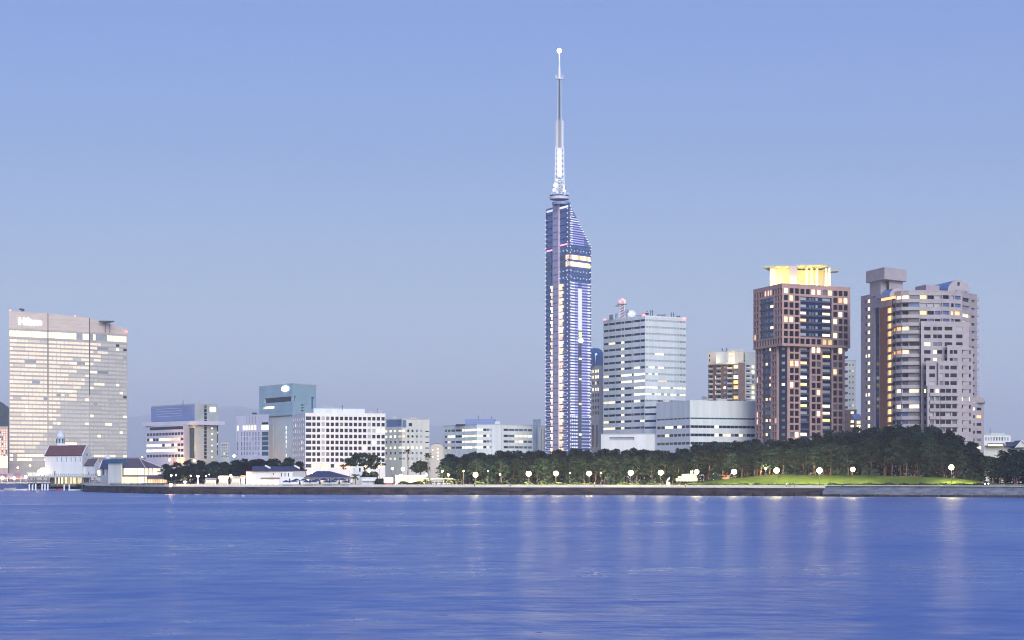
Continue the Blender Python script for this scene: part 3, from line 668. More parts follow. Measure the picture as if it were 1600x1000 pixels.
# lower slab extending right
pw = [P2(1007, 1096), P2(1026, 1090)]; fw = Face(*pw); ow = [(fw.u(1007.4), fw.u(1025.4), Z(y + 1.8, 1093), Z(y - 1.5, 1093), 'navy_glass', 'window') for y in (636.5, 647, 657.6, 668)]
K.shell(pw, 3.2, Z(627, 1093), 'cool_panel', {0: ow}, 8, depth=.3, roofname='wing_roof')
pp = [P2(939, 1088), P2(1026, 1080)]; fp = Face(*pp); K.shell(pp, 3.2, Z(679, 1085), 'white_panel', {0: [fp.op(952, 991, 683, 688, 'pale_glass', 'recess')]}, 7, depth=1.5, roofname='podium_roof')
for i, (p0, p1, hh) in enumerate(((952, 958, 2.2), (994, 1002, 1.8), (1026, 1040, 2.4), (1056, 1063, 1.6))):
    b = MB(); b.prism([P2(p0, 1128), P2(p1, 1126), P2(p1, 1132), P2(p0, 1134)], Z(494, 1100) + .8, Z(494, 1100) + .8 + hh, 'grey_metal'); K.part('roof_plant', b)
K.finish(); zr = Z(494, 1100) + .8
beacon(945, 500.5, 1136, zr - 1, 'red light at the left roof corner of the white banded tower'); beacon(1006, 492.5, 1102, zr - 1, 'red light at the front roof corner of the white banded tower'); beacon(1069.5, 498, 1116, zr - 1, 'red light at the right roof corner of the white banded tower')
# lattice mast
x, d = X(972, 1122), 1122.0; t = thing('lattice_mast', 'red and white lattice mast with dishes glowing red on the banded tower roof', 'mast', (x, d, zr)); b = MB(); zt_ = Z(475, d)
for sx in (-1, 1):
    for sy in (-1, 1): b.tube((x + sx * 1.4, d + sy * 1.4, zr), (x + sx * 1.2, d + sy * 1.2, zt_), .28, .25, 'white_metal')
n = 5
for i in range(n):
    za, zb = zr + (zt_ - zr) * i / n, zr + (zt_ - zr) * (i + 1) / n
    for s_ in (-1, 1): b.tube((x - 1.35, d + s_ * 1.35, za), (x + 1.35, d + s_ * 1.35, zb), .15, .15, 'red_metal'); b.tube((x + s_ * 1.35, d - 1.35, zb), (x + s_ * 1.35, d + 1.35, za), .15, .15, 'white_metal')
part('frame', b, t); b = MB(); b.tube((x, d, zt_ - .3), (x, d, zt_ + .1), 2.6, 2.6, 'grey_metal', 12); part('platform', b, t)
for k in range(5):
    a = k * 2 * math.pi / 5 + .3; b = MB(); b.tube((x + 2 * math.cos(a), d + 2 * math.sin(a), zt_), (x + 2 * math.cos(a), d + 2 * math.sin(a), Z(467.5, d) - rnd() * .8), .35, .3, 'white_metal'); part('antenna', b, t)
for k, (dx, dz) in enumerate(((-1, 1.0), (1.2, 1.6), (.2, 2.4))): b = MB(); b.ball((x + dx, d - 1.5, zt_ + dz), .7, 'beacon_red', 8, 5); part('red_lamp', b, t)
b = MB(); b.lathe((x - 2.6, d - 1, zt_ - 1.5), [(0, 0), (.9, .1), (1.4, .45), (1.45, .5)], 'grey_metal', 12); part('dish', b, t)
# satellite dishes
for px, r, lab in ((986.5, 2.4, 'large pale satellite dish beside the lattice mast on the banded tower roof'), (979.5, 1.2, 'small dark dish on a post between lattice mast and large satellite dish')):
    dd = 1118.0; x = X(px, dd); z = Z(491.5 if r > 2 else 487, dd); t = thing('satellite_dish', lab, 'dish', (x, dd, zr)); b = MB(); m_ = 'white_metal' if r > 2 else 'grey_metal'
    b.lathe((0, 0, 0), [(0, 0), (r * .5, r * .08), (r * .8, r * .22), (r, r * .38), (r * .98, r * .42), (r * .5, r * .14), (0, .06)], m_, 16); rot = Matrix.Rotation(1.0, 3, 'X') @ Matrix.Identity(3)
    b.v = [tuple(rot @ Vector(v) + Vector((x, dd, z))) for v in b.v]; part('bowl', b, t, smooth=True); b = MB(); b.tube((x, dd + .4, zr - .2), (x, dd + .2, z), .3, .25, 'grey_metal'); part('post', b, t)
aerials([(964, 489, 1125, zr, .2), (962, 490, 1127, zr, .14), (1011, 484, 1106, zr, .15)], 'thin dark aerial on the left half of the banded tower roof', 0)
aerials([(1016.5, 484.5, 1108, zr, .2), (1019.5, 484, 1109, zr, .2), (1049, 488, 1114, zr, .22), (1052.5, 488, 1115, zr, .18)], 'upright dark aerial on the right half of the banded tower roof', 0)
b = MB(); x = X(1008.5, 1106); b.box((x, 1106, Z(490.5, 1106)), (1, 0), 3.4, 2.4, .8, 'dark_metal')
for dx in (-1.4, 0, 1.4): b.tube((x + dx, 1106, zr), (x + dx, 1106, Z(489, 1106)), .15, .15, 'dark_metal')
single('roof_rig', b, 'dark cleaning rig at the front corner of the banded tower roof', 'roof rig', (x, 1106, zr))

# ================================================================ L  low white block
Lw = Bld('low_white_block', 'wide low white block with blue window bands in front of the banded tower', 1090, 1055)
pl = [P2(1025.5, 1078), P2(1078, 1045), P2(1181, 1060)]; f0, f1 = Face(pl[0], pl[1]), Face(pl[1], pl[2]); o0, o1 = [], []
for ri, (y, th) in enumerate(((653.3, 1.3), (666.3, 2.2), (679.3, 2.3), (692.3, 2.2))):
    za, zb = Z(y + th, 1045), Z(y - th + .3, 1045)
    for k in range(8):
        a = 1026.0 + 6.45 * k; m = 'teal_glass' if ri == 0 else 'navy_glass'
        if ri == 1 and k in (2, 3, 5): m = 'white_room'
        if ri == 2 and k in (2, 3): m = 'warm_room' if rnd() < .7 else m
        o0.append((f0.u(a), f0.u(a + 6.42), za, zb, m, 'window'))
    for k in range(16):
        a = 1078.8 + 6.3 * k; m = 'teal_glass' if ri == 0 else 'navy_glass'
        if ri == 1 and k == 6: m = 'white_room'
        if ri == 2: m = {6: 'white_room', 8: 'warm_room', 9: 'dim_room', 10: 'grey_glass', 12: 'white_room', 13: 'pale_glass'}.get(k, m)
        o1.append((f1.u(a), f1.u(a + 6.27), za, zb, m, 'window'))
Lw.shell(pl, 3.2, Z(626.3, 1045), 'cool_panel', {0: o0, 1: o1}, depth=.3, roof='white_panel', rh=.3)
for p0, p1, hh in ((1036, 1046, 1.5), (1090, 1097, 1.2), (1120, 1136, 1.8), (1158, 1166, 1.4)):
    b = MB(); b.prism([P2(p0, 1072), P2(p1, 1072), P2(p1, 1077), P2(p0, 1077)], Z(626.3, 1045) + .3, Z(626.3, 1045) + .3 + hh, 'grey_metal'); Lw.part('roof_plant', b)
Lw.finish()

def spot_area_(px, d, z, e):
    la = bpy.data.lights.new('facade_floodlight', 'AREA'); la.energy = e; la.size = 1.5; la.color = (1, .8, .5); o = link(bpy.data.objects.new('facade_floodlight', la)); o.location = (X(px, d), d, z); o.rotation_euler = (math.pi / 2 + .9, 0, 0); return o
# ================================================================ M  brown apartment block with lit cream top
M_ = Bld('balcony_apartments', 'brown apartment block with white balconies and a cream lit top behind the low white block', 1140, 1260)
pm = [P2(1106.5, 1268), P2(1154, 1256)]; fm = Face(*pm); om = []; ysm = [573.5, 581.5, 589.5, 597.5, 605.5, 613.5, 621.5, 629.5, 637.5, 645.5]
for ri, y in enumerate(ysm):
    for a, c, m in ((1108, 1113.5, 'dark_glass'), (1116.5, 1118.5, 'dim_room' if rnd() < .6 else 'pale_glass'), (1120, 1126, 'dark_glass'), (1129, 1134.2, 'grey_glass'), (1137, 1144, 'dark_glass'), (1145.3, 1153, pick((3, 'white_room'), (2, 'yellow_room'), (2, 'pale_glass')))): om.append(fm.op(a, c, y - 3, y + 2.6, m, ref=1140))
M_.shell(pm, 3.2, fm.z(569.5, 1140), 'brown_tile', {0: om}, 18, depth=.9)
for ri, y in enumerate(ysm):
    for a, c in ((1108, 1114), (1120, 1126.5), (1137, 1144.5)): M_.part('balcony', M_.slab(fm, fm.u(a), fm.u(c), fm.z(y + 3, 1140), fm.z(y + .2, 1140), .9, 'pale_concrete'))
    M_.proud(fm, fm.op(1130, 1133.6, y - 1.8, y + 1.8, 'white_room' if ri == 4 else 'pale_glass', ref=1140), -.6)
ptop = [P2(1106, 1266), P2(1148, 1254), P2(1165, 1262)]; ft = Face(ptop[0], ptop[1]); M_.shell(ptop, fm.z(569, 1140), fm.z(549.5, 1140), 'cream_wall', {0: [ft.op(1107.5, 1109.5, 554, 558, 'dark_glass'), ft.op(1107.5, 1109.5, 561, 565, 'dark_glass'), ft.op(1139, 1147, 551, 556, 'dim_room'), ft.op(1139, 1147.5, 558, 565, 'warm_room')], 1: []}, roofname='top_roof')
ptop2 = [P2(1119, 1249), P2(1137, 1246)]; M_.shell(ptop2, fm.z(569, 1140), fm.z(552, 1140), 'pale_concrete', {}, 3, roofname='top_roof')
pc = [P2(1154.5, 1250), P2(1164, 1252)]; M_.shell(pc, 3.2, fm.z(568, 1140), 'brown_tile', {}, 20, roofname='core_roof')
pr = [P2(1164, 1258), P2(1181, 1266)]; fr = Face(*pr); M_.shell(pr, 3.2, fr.z(551, 1172), 'grey_concrete', {0: [fr.op(a, c, y - 3, y + 2, m) for y in ysm for a, c, m in ((1166, 1172.5, 'dark_glass'), (1174.5, 1180, pick((2, 'grey_glass'), (1, 'yellow_room'), (1, 'white_room'))))]}, 18, depth=.8, roofname='wing_roof')
for y in ysm: M_.part('balcony', M_.slab(fr, fr.u(1165.5), fr.u(1173), fr.z(y + 2.6, 1172), fr.z(y, 1172), .8, 'pale_concrete'))
b = MB(); b.prism([P2(1137, 1264), P2(1164, 1264), P2(1164, 1268), P2(1137, 1268)], fm.z(548.8, 1140) - .4, fm.z(545.5, 1140), 'grey_metal'); M_.part('roof_plant', b); M_.finish()
for px, e in ((1112, 900), (1142, 1400)):
    o = spot_area_(px, 1247, fm.z(572, 1140), e)
aerials([(1128.5, 543.5, 1264, fm.z(549, 1140), .3), (1135.5, 543.5, 1264, fm.z(549, 1140), .3)], 'short dark aerial on the cream top of the brown apartment block', 0)
# distant small block left of M
Q0 = Bld('far_block', 'tiny blue-grey block just left of the brown apartment block', 1100, 1900); f = Face(P2(1096, 1900), P2(1106, 1905)); Q0.shell([f.a, f.b], 3.2, Z(619, 1900), 'mauve_tile', {0: [f.op(1098, 1104, 621, 623, 'grey_glass')]}, 20); Q0.finish()

# ================================================================ N  pink stone tower with golden crown
N = Bld('gold_crowned_tower', 'pink stone apartment tower with dark window grid and golden lit winged crown', 1235, 1010)
zb_, zt_ = Z(540, 1000), Z(444.5, 1000)
pu = [P2(1177, 1034), P2(1222, 1000), P2(1328.5, 1021)]; f0, f1 = Face(pu[0], pu[1]), Face(pu[1], pu[2]); o0, o1 = [], []
ysu = [454.3, 465.4, 476.6, 487.8, 499, 510.2, 521.4, 532.6]
def nz(y): return Z(y + 4.15, 1000), Z(y - 4.15, 1000)
for ri, y in enumerate(ysu):
    za, zb = nz(y - .8); edge = ri in (0, 7)
    for px in ([1179, 1183.2] + ([1187.3 + 4.1 * k for k in range(6)] if edge else []) + [1211.7, 1215.8, 1220]):
        o0.append((f0.u(px - 1.5), f0.u(px + 1.5), za, zb, 'pink_room' if ri == 0 and 1195 < px < 1206 else ('yellow_room' if ri == 6 and px < 1180 else pick((8, 'dark_glass'), (1, 'grey_glass'))), 'window'))
    for px in ([1228.4, 1237, 1245.6] + ([1254 + 8.7 * k for k in range(6)] if edge else []) + [1305.5, 1313.6, 1321.7]):
        m = pick((22, 'dark_glass'), (2, 'grey_glass'), (1, 'warm_room'), (.6, 'orange_room'))
        if ri == 0 and px in (1228.4,): m = 'warm_room'
        if ri == 0 and 1268 < px < 1282: m = 'pink_room'
        if ri == 1 and px > 1310: m = 'orange_room' if px < 1318 else 'warm_room'
        if (ri == 3 and px == 1313.6) or (ri in (4, 6) and px == 1305.5): m = 'white_room'
        if ri == 7 and 1285 < px < 1300: m = 'yellow_room'
        o1.append((f1.u(px - 3.35), f1.u(px + 3.35), za, zb, m, 'window'))
zA, zB = Z(ysu[6] + 3.6, 1000), Z(ysu[1] - 3.8, 1000)
o0.append((f0.u(1186.8), f0.u(1208.3), zA, zB, 'navy_glass', 'balcony_bay')); o1.append((f1.u(1250.6), f1.u(1299.8), zA, zB, 'navy_glass', 'balcony_bay'))
N.shell(pu, zb_, zt_, 'pink_stone', {0: o0, 1: o1}, depth=.7, roof='pink_stone', rh=.6)
def bay(f, a, c, y, lits, ref=1000):
    N.part('balcony', _bal(f, f.u(a), f.u(c), Z(y + 4.4, ref), Z(y + 1.6, ref)))
    for (p0, p1, m) in lits: N.proud(f, (f.u(p0), f.u(p1), Z(y + 1.5, ref), Z(y - 2.6, ref), m, 'window'), -.6, .12)
def _bal(f, u0, u1, za, zb):
    a, b_, c, d = f.pt(u0, 0, -.75), f.pt(u1, 0, -.75), f.pt(u1, 0, -.05), f.pt(u0, 0, -.05); mb = MB(); mb.prism([a.xy, b_.xy, c.xy, d.xy], za, zb, 'bay_panel'); return mb
Lt = {2: 'pink_room', 3: 'dim_room', 4: 'white_room', 6: 'warm_room'}; Ll = {3: 'pink_room', 4: 'orange_room'}
for ri in range(1, 7):
    y = ysu[ri]; bay(f1, 1251, 1299.5, y, [(1251.5, 1260.5, Ll.get(ri, 'pale_glass')), (1265, 1271, 'grey_glass'), (1268.5, 1272, 'pale_glass'), (1275.3, 1278.5, 'pale_glass'), (1286, 1297.8, Lt.get(ri, 'pale_glass'))])
    bay(f0, 1187, 1208, y - .6, [(1196, 1198.6, 'grey_glass'), (1202, 1207.8, 'white_room' if ri in (2, 5) else 'blue_glass')])
# lower shaft, set in, with a chamfered glass corner
pn = [P2(1180.5, 1034), P2(1213.5, 1010), P2(1231.5, 1005.5), P2(1320, 1022)]; g0, g1, g2 = [Face(pn[i], pn[i + 1]) for i in range(3)]; q0, q1, q2 = [], [], []
ysl = [544.2 + 11.2 * k for k in range(14)]
for ri, y in enumerate(ysl):
    za, zb = nz(y)
    for px in (1182.6, 1187, 1207.3, 1211.4): q0.append((g0.u(px - 1.45), g0.u(px + 1.45), za, zb, 'pink_room' if rnd() < .05 else 'dark_glass', 'window'))
    for px in (1237.6, 1245.4, 1271.6, 1279.5, 1305.3, 1313.6):
        m = pick((22, 'dark_glass'), (2, 'grey_glass'), (1, 'warm_room'), (.6, 'orange_room'))
        if ri == 2 and px < 1250: m = 'orange_room' if px < 1240 else 'warm_room'
        if (ri == 5 and px < 1240) or (ri == 9 and px == 1279.5): m = 'pink_room'
        if ri == 0 and px in (1271.6, 1279.5): m = 'white_room'
        q2.append((g2.u(px - 3.25), g2.u(px + 3.25), za, zb, m, 'window'))
zA, zB = Z(ysl[-1] + 3.8, 1005), Z(ysl[0] - 3.4, 1005)
q0.append((g0.u(1190.6), g0.u(1204), zA, zB, 'navy_glass', 'balcony_bay')); q1.append((g1.L * .14, g1.L * .9, zA, zB, 'navy_glass', 'corner_bay')); q2 += [(g2.u(1250.8), g2.u(1265.6), zA, zB, 'navy_glass', 'balcony_bay'), (g2.u(1285.3), g2.u(1299.6), zA, zB, 'navy_glass', 'balcony_bay')]
N.shell(pn, 3.2, zb_ - .01, 'pink_stone', {0: q0, 1: q1, 2: q2}, back=[pu[0] + pu[2] - pu[1] + Vector((4, -6))], depth=.8, roofname='shaft_top', rh=.004, oh=0)
W1 = ['pale_glass', 'pale_glass', 'orange_room', 'pale_glass', 'cool_room', 'yellow_room', 'pale_glass', 'white_room', 'yellow_room', 'pale_glass', 'grey_glass', 'navy_glass', 'white_room', 'pale_glass']
W2 = ['pale_glass', 'yellow_room', 'pale_glass', 'pale_glass', 'warm_room', 'pale_glass', 'pale_glass', 'grey_glass', 'white_room', 'dim_room', 'yellow_room', 'pale_glass', 'grey_glass', 'pale_glass']
for ri, y in enumerate(ysl):
    bay(g2, 1251, 1265.4, y, [(1251.6, 1261.6, W1[ri])], 1005); bay(g2, 1285.6, 1299.3, y, [(1286.4, 1297.6, W2[ri])], 1005)
    bay(g0, 1190.8, 1203.8, y, [(1201 if ri not in (5, 11) else 1200.6, 1203.6, 'white_room' if ri in (0, 5, 11) else ('orange_room' if ri in (4, 7, 10) else 'blue_glass')), (1195, 1197.4, 'warm_room' if ri in (2, 7, 10, 12) else 'grey_glass')], 1005)
    N.proud(g1, (g1.L * .4, g1.L * .66, Z(y + 2, 1005), Z(y - 2, 1005), 'white_room' if ri == 5 else 'pale_glass' if ri < 4 else 'grey_glass', 'window'), -.6)
for ri, y in enumerate(ysl):
    b = MB(); e = Face(pn[3], pn[3] + Vector((-.2, 1))); b.box((pn[3].x + .8, pn[3].y + 2.5, Z(y + 2.6, 1022)), (0, 1), 5, 1.5, 1.1, 'mauve_dark'); N.part('side_balcony', b)
# crown
dcr = 1022.0; zc0 = zt_ + .6
def crown_box(a, c, d0, d1, za, zb, m='cream_wall', nm='crown_wall'):
    b = MB(); b.prism([P2(a, d0), P2(c, d0), P2(c, d1), P2(a, d1)], za, zb, m); N.part(nm, b)
zcw = Z(420.5, dcr)
crown_box(1203, 1213, 1014, 1034, zc0, zcw); crown_box(1213, 1233, 1019, 1034, zc0, zcw, 'cream_wall'); crown_box(1233, 1246, 1010, 1034, zc0, zcw + .5, 'pink_wall'); crown_box(1246, 1297, 1024, 1036, zc0, zcw - .2)
for a in (1258.5, 1266.5, 1274.5, 1289, 1294): crown_box(a, a + 3.6, 1013.5, 1015, zc0, zcw - .2, 'cream_wall', 'crown_column')
for pts, zl in (([(1190, 1014), (1232, 1008), (1240, 1030), (1205, 1036)], 420.4), ([(1246, 1010), (1292, 1008), (1296, 1034), (1246, 1034)], 419.0), ([(1285, 1016), (1311, 1020), (1308, 1028), (1285, 1030)], 424.3)):
    b = MB(); b.prism([P2(p, d) for p, d in pts], Z(zl, dcr), Z(zl, dcr) + .7, 'grey_concrete'); N.part('crown_canopy', b)
def spot_area(px, d, z, energy, size, col, tilt=(math.pi, 0, 0)):
    la = bpy.data.lights.new('crown_floodlight', 'AREA'); la.energy = energy; la.size = size; la.color = col; o = link(bpy.data.objects.new('crown_floodlight', la)); o.location = (X(px, d), d, z); o.rotation_euler = tilt; return o
for px, d, e in ((1208, 1009, 1500), (1225, 1013.5, 2400), (1251, 1016, 2200), (1262, 1010.5, 2200), (1278, 1010.5, 2400), (1291, 1011, 1800), (1240, 1007.3, 500)):
    spot_area(px, d, zc0 + .4, e, 1.5, (1.0, .78, .22), (math.pi - .35, 0, 0))
N.finish()
# small blocks between N and P
O_ = Bld('white_side_block', 'narrow white block squeezed between the two apartment towers above a brown base', 1330, 1120)
f = Face(P2(1316, 1125), P2(1337, 1120)); O_.shell([f.a, f.b], Z(641, 1120), Z(564, 1120), 'pale_concrete', {0: [f.op(px, px + 2.2, y, y + 3, pick((3, 'grey_glass'), (2, 'warm_room'), (1, 'dark_glass'))) for px in (1326.5, 1331.5) for y in np.arange(569, 638, 9)]}, 12)
f = Face(P2(1316, 1117), P2(1338.5, 1113)); O_.shell([f.a, f.b], 3.2, Z(640.5, 1115), 'brown_tile', {0: [f.op(1329, 1334, y, y + 3.4, 'white_room' if i in (0, 2, 3) else 'grey_glass') for i, y in enumerate((643, 650, 657, 664, 671))]}, 20, roofname='base_roof'); O_.finish()
O2 = Bld('lit_stair_block', 'small yellow lit block with a blue pitched roof low between the two apartment towers', 1341, 1090)
f = Face(P2(1336.5, 1092), P2(1346.5, 1090)); O2.shell([f.a, f.b], 3.2, Z(655, 1090), 'cream_wall', {0: [f.op(1338.5, 1344.5, y, y + 4.6, 'warm_room') for y in (657.5, 664, 670.5)]}, 10)
b = MB(); a, c = f.a, f.b; b.prism([a + Vector((-.5, -.5)), c + Vector((.5, -.5)), c + Vector((.5, 10)), a + Vector((-.5, 10))], Z(654.6, 1090), [Z(654.4, 1090), Z(654.4, 1090), Z(646, 1090), Z(646, 1090)], 'blue_roof'); O2.part('pitched_roof', b); O2.finish()

# ================================================================ P  mauve apartment complex on the right
Pb = Bld('stepped_apartments', 'mauve stepped apartment tower with square stair head, barrel roofs and a lit yellow window column', 1435, 955)
pl = [P2(1345, 988), P2(1394, 950)]; f0 = Face(*pl); dR = 950
ysP = [464.6 + 12.18 * k for k in range(18)]
o0 = [f0.op(1355.2, 1359.4, y + 3.2, y + 8.6, 'warm_room', ref=1357) for y in ysP[:17]] + [f0.op(1351.5, 1354.3, y + 3.6, y + 8.6, 'white_room' if i in (7, 12) else 'navy_glass', ref=1357) for i, y in enumerate(ysP[:17])]
o0 += [(f0.u(1366.5), f0.u(1374), 8, Z(478.5, 960), 'navy_glass', 'glass_strip')] + [(f0.u(1386.6), f0.u(1392.6), Z(y + 17.6, 952), Z(y + 8.6, 952), 'yellow_room', 'stair_window') for y in [471 + 12.18 * k for k in range(17)]]
Pb.shell(pl, 3.2, Z(461, 975), 'mauve_tile', {0: o0}, 22, depth=.6, roof='blue_roof', rh=.5)
b = Pb.slab(f0, f0.u(1375), f0.u(1386), 8, Z(478.5, 955), .04, 'brown_tile_glow'); Pb.part('brown_panel', b)
for k in range(17): Pb.part('landing', Pb.slab(f0, f0.u(1386.2), f0.u(1394.2), Z(481 + 12.18 * k, 952), Z(478.2 + 12.18 * k, 952), .5, 'brown_tile_glow'))
# stair head
def pbx(nm, path, z0, z1, m, back=None):
    b = MB(); path = [Vector(p) for p in path]
    b.prism(path + [path[0] + path[2] - path[1]], z0, z1, m); Pb.part(nm, b)
pbx('stair_head_cap', [P2(1353, 968), P2(1382, 948), P2(1417, 960)], Z(436.5, 950), Z(417.3, 948), 'mauve_tile')
pbx('stair_head_stem', [P2(1359, 968), P2(1376, 955), P2(1390, 960)], Z(462, 960), Z(436.5, 950) - .02, 'mauve_tile'); pbx('stair_head_stem', [P2(1388.5, 957), P2(1389.5, 955), P2(1410.5, 962)], Z(460, 960), Z(436.5, 950) - .02, 'mauve_tile')
# barrel roof over the stair
def barrel(nm, pa, pb2, r, z, m, endm):
    pa, pb2 = Vector(pa), Vector(pb2); t = (pb2 - pa).normalized(); n = Vector((t.y, -t.x)); b = MB(); e = MB(); k = 10; prev = None; ends = ([], [])
    for i in range(k + 1):
        a = math.pi * i / k; o = n * (r * math.cos(a)); zz = z + r * math.sin(a); q = ((pa + o).to_3d() + Vector((0, 0, zz)), (pb2 + o).to_3d() + Vector((0, 0, zz)))
        if prev: b.face([prev[0], prev[1], q[1], q[0]], m)
        prev = q; ends[0].append(q[0]); ends[1].append(q[1])
    Pb.part(nm, b); e.face(ends[0], endm); Pb.part('end_wall', e); e = MB(); e.face(ends[1][::-1], endm); Pb.part('end_wall', e)
barrel('barrel_roof', P2(1379, 962), P2(1402, 947), 4.0, Z(464, 950), 'blue_roof', 'mauve_tile')
b = MB(); fr_ = Face(P2(1377, 955), P2(1399, 941)); Pb.proud(fr_, (0, fr_.L, Z(468.5, 948), Z(464.2, 948), 'orange_room', 'window'), .0)
# main body with rounded balcony corner
pm = [P2(1394, 955), P2(1399, 946), P2(1408, 941), P2(1420, 938.5), P2(1437, 938), P2(1470, 940), P2(1503, 946), P2(1526.5, 962)]
fs = [Face(pm[i], pm[i + 1]) for i in range(7)]; ops = {i: [] for i in range(7)}
for ri, y in enumerate(ysP):
    za, zb = Z(y + 3.0, 940), Z(y - 3.0, 940)
    for i in range(4):
        m = pick((4, 'grey_glass'), (3, 'dark_glass'), (2, 'blue_glass'))
        if ri == 0: m = 'warm_room' if i in (1, 2) else 'grey_glass'
        if (ri in (4, 7)) and i in (0, 1, 2): m = 'orange_room' if i < 2 else 'warm_room'
        if ri in (12, 14) and i in (1, 3): m = 'white_room'
        ops[i].append((.15, fs[i].L - .15, za, zb, m, 'window'))
    for a, c in ((1437.6, 1448.5), (1449, 1459.5), (1460.5, 1469.5)):
        m = 'yellow_room' if (ri in (0, 2) and a < 1440) else pick((3, 'pale_glass'), (3, 'dark_glass'), (2, 'blue_glass')); ops[4].append((fs[4].u(a), fs[4].u(c), Z(y + 2.9, 940), Z(y - 2.9, 940), m, 'window'))
    for a, c in ((1470.5, 1472.5), (1473.5, 1483.5), (1486, 1491), (1492, 1501)):
        ops[5].append((fs[5].u(a), fs[5].u(c), Z(y + 2.9, 943), Z(y - 2.9, 943), 'orange_room' if ri == 2 and a > 1485 else pick((3, 'blue_glass'), (3, 'dark_glass'), (2, 'pale_glass')), 'window'))
    yy = y + 4; ops[6].append((fs[6].u(1504), fs[6].u(1515.5), Z(yy + 3, 950), Z(yy - 3, 950), 'white_room' if ri == 2 else 'yellow_room' if ri == 3 else 'white_room' if ri in (13, 14) else pick((3, 'pale_glass'), (4, 'dark_glass')), 'window'))
    ops[6].append((fs[6].u(1518), fs[6].u(1524), Z(yy + 2, 950), Z(yy - 2, 950), pick((3, 'grey_glass'), (4, 'dark_glass')), 'window'))
Pb.shell(pm, 3.2, Z(455.5, 940), 'mauve_tile', ops, 26, depth=.9, roof='mauve_tile', rh=.5)
for ri, y in enumerate(ysP):   # rounded balconies
    b = MB(); q = [P2(1395.5, 946), P2(1400, 940.5), P2(1409, 937.5), P2(1420, 936.5), P2(1437, 936.5)]; w = [pm[0] + Vector((.3, -.3)), pm[1] + Vector((.1, -.2)), pm[2] + Vector((0, -.1)), pm[3] + Vector((0, -.1)), pm[4] + Vector((0, -.1))]
    for i in range(4): b.prism([q[i], q[i + 1], w[i + 1], w[i]], Z(y + 8.6, 940), Z(y + 3.4, 940), 'mauve_tile')
    Pb.part('balcony', b)
    b = MB(); b.box((pm[7].x + .5, pm[7].y + 3, Z(y + 2, 960)), (0, 1), 5, 1.3, 1.5, 'mauve_tile'); Pb.part('side_balcony', b)
# front blocks stepping down
def block(path, ytop, cols, rows, back, m='mauve_tile', depth=.4, hh=2.9, bal=None, zb=3.2):
    path = [Vector(p) for p in path]; f = Face(path[0], path[1]); o = []
    for ri, y in rows:
        for a, c in cols: o.append((f.u(a), f.u(c), f.z(y + hh, a), f.z(y - hh, a), pick((1.5, 'pale_glass'), (6, 'dark_glass'), (2, 'grey_glass'), (1.1, 'warm_room')), 'window'))
    Pb.shell(path, zb, f.z(ytop, 1470), m, {0: o}, back, depth=depth, roof='mauve_tile', rh=.3, roofname='block_roof', oh=.05)
    if bal:
        for ri, y in rows:
            for a, c in bal: Pb.part('balcony', Pb.slab(f, f.u(a), f.u(c), f.z(y + 8, a), f.z(y + 3, a), 1.1, 'mauve_tile'))
R_ = lambda a, b_: [(k, ysP[k]) for k in range(a, b_)]
block([P2(1439, 934.5), P2(1514, 939)], 503.2, [(1444, 1454), (1458, 1464), (1464.6, 1472), (1476, 1488), (1494, 1504)], R_(4, 18), 2.5)
block([P2(1480, 932), P2(1503, 934)], 539.8, [(1484, 1489), (1490, 1496)], R_(7, 18), 3.5)
block([P2(1447, 928.5), P2(1498, 931)], 564.6, [(1452, 1461)], R_(9, 12), 3, bal=[(1467, 1497)])
block([P2(1449, 926.3), P2(1497.5, 928.6)], 603, [(1453, 1459), (1462, 1468), (1469, 1477), (1478, 1486), (1488, 1495)], R_(12, 18), 1.9, bal=[(1452, 1468.4), (1469, 1497)], depth=.8, hh=3.2)
block([P2(1466, 927.6), P2(1497.5, 929)], 566.5, [(1468, 1474), (1476, 1483), (1485, 1495)], R_(9, 12), .9, depth=.6, hh=3.0, zb=Z(602.5, 928))
fq = Face(P2(1499.5, 936.5), P2(1520, 940)); oq = [(fq.u(1501), fq.u(1517.5), fq.z(y + 3.2, 1510), fq.z(y - 2.6, 1510), 'white_room' if k == 13 else pick((3, 'dark_glass'), (3, 'grey_glass')), 'window') for k, y in enumerate(ysP) if k > 6]
Pb.shell([fq.a, fq.b], 3.2, fq.z(545, 1510), 'mauve_tile', {0: oq}, 4, depth=.9, roofname='block_roof', rh=.3)
# right lower wing
pw = [P2(1519, 952), P2(1537.5, 957)]; fw = Face(*pw); ow = [fw.op(a, c, y - 2.2, y + 2.2, 'orange_room' if k == 1 and a > 1525 else pick((4, 'dark_glass'), (1, 'white_room'), (2, 'grey_glass'))) for k, y in enumerate([639 + 12.1 * j for j in range(7)]) for a, c in ((1520.5, 1523.5), (1526, 1533.5))]
Pb.shell(pw, 3.2, Z(630, 952), 'mauve_tile', {0: ow}, 14, roofname='wing_roof')
barrel('barrel_roof', P2(1528, 953), P2(1529.5, 966), 3.0, Z(629, 952), 'blue_roof', 'mauve_tile')
# roof pieces
pbx('roof_box', [P2(1430, 962), P2(1447, 950), P2(1468, 956)], Z(455, 940) + .4, Z(444.5, 950), 'mauve_tile')
barrel('barrel_roof', P2(1456, 985), P2(1498, 953), 5.6, Z(454.5, 950), 'blue_roof', 'mauve_tile')
b = MB(); p = P2(1498, 952.6); b.box((p.x, p.y, Z(443, 952)), (1, .3), .9, .4, 1.6, 'dark_metal'); Pb.part('vent', b)
b = MB(); q = P2(1500, 950); b.box((q.x, q.y, Z(457, 950)), (1, .3), 4, 1.4, 2, 'grey_metal'); Pb.part('roof_plant', b)
Pb.finish()
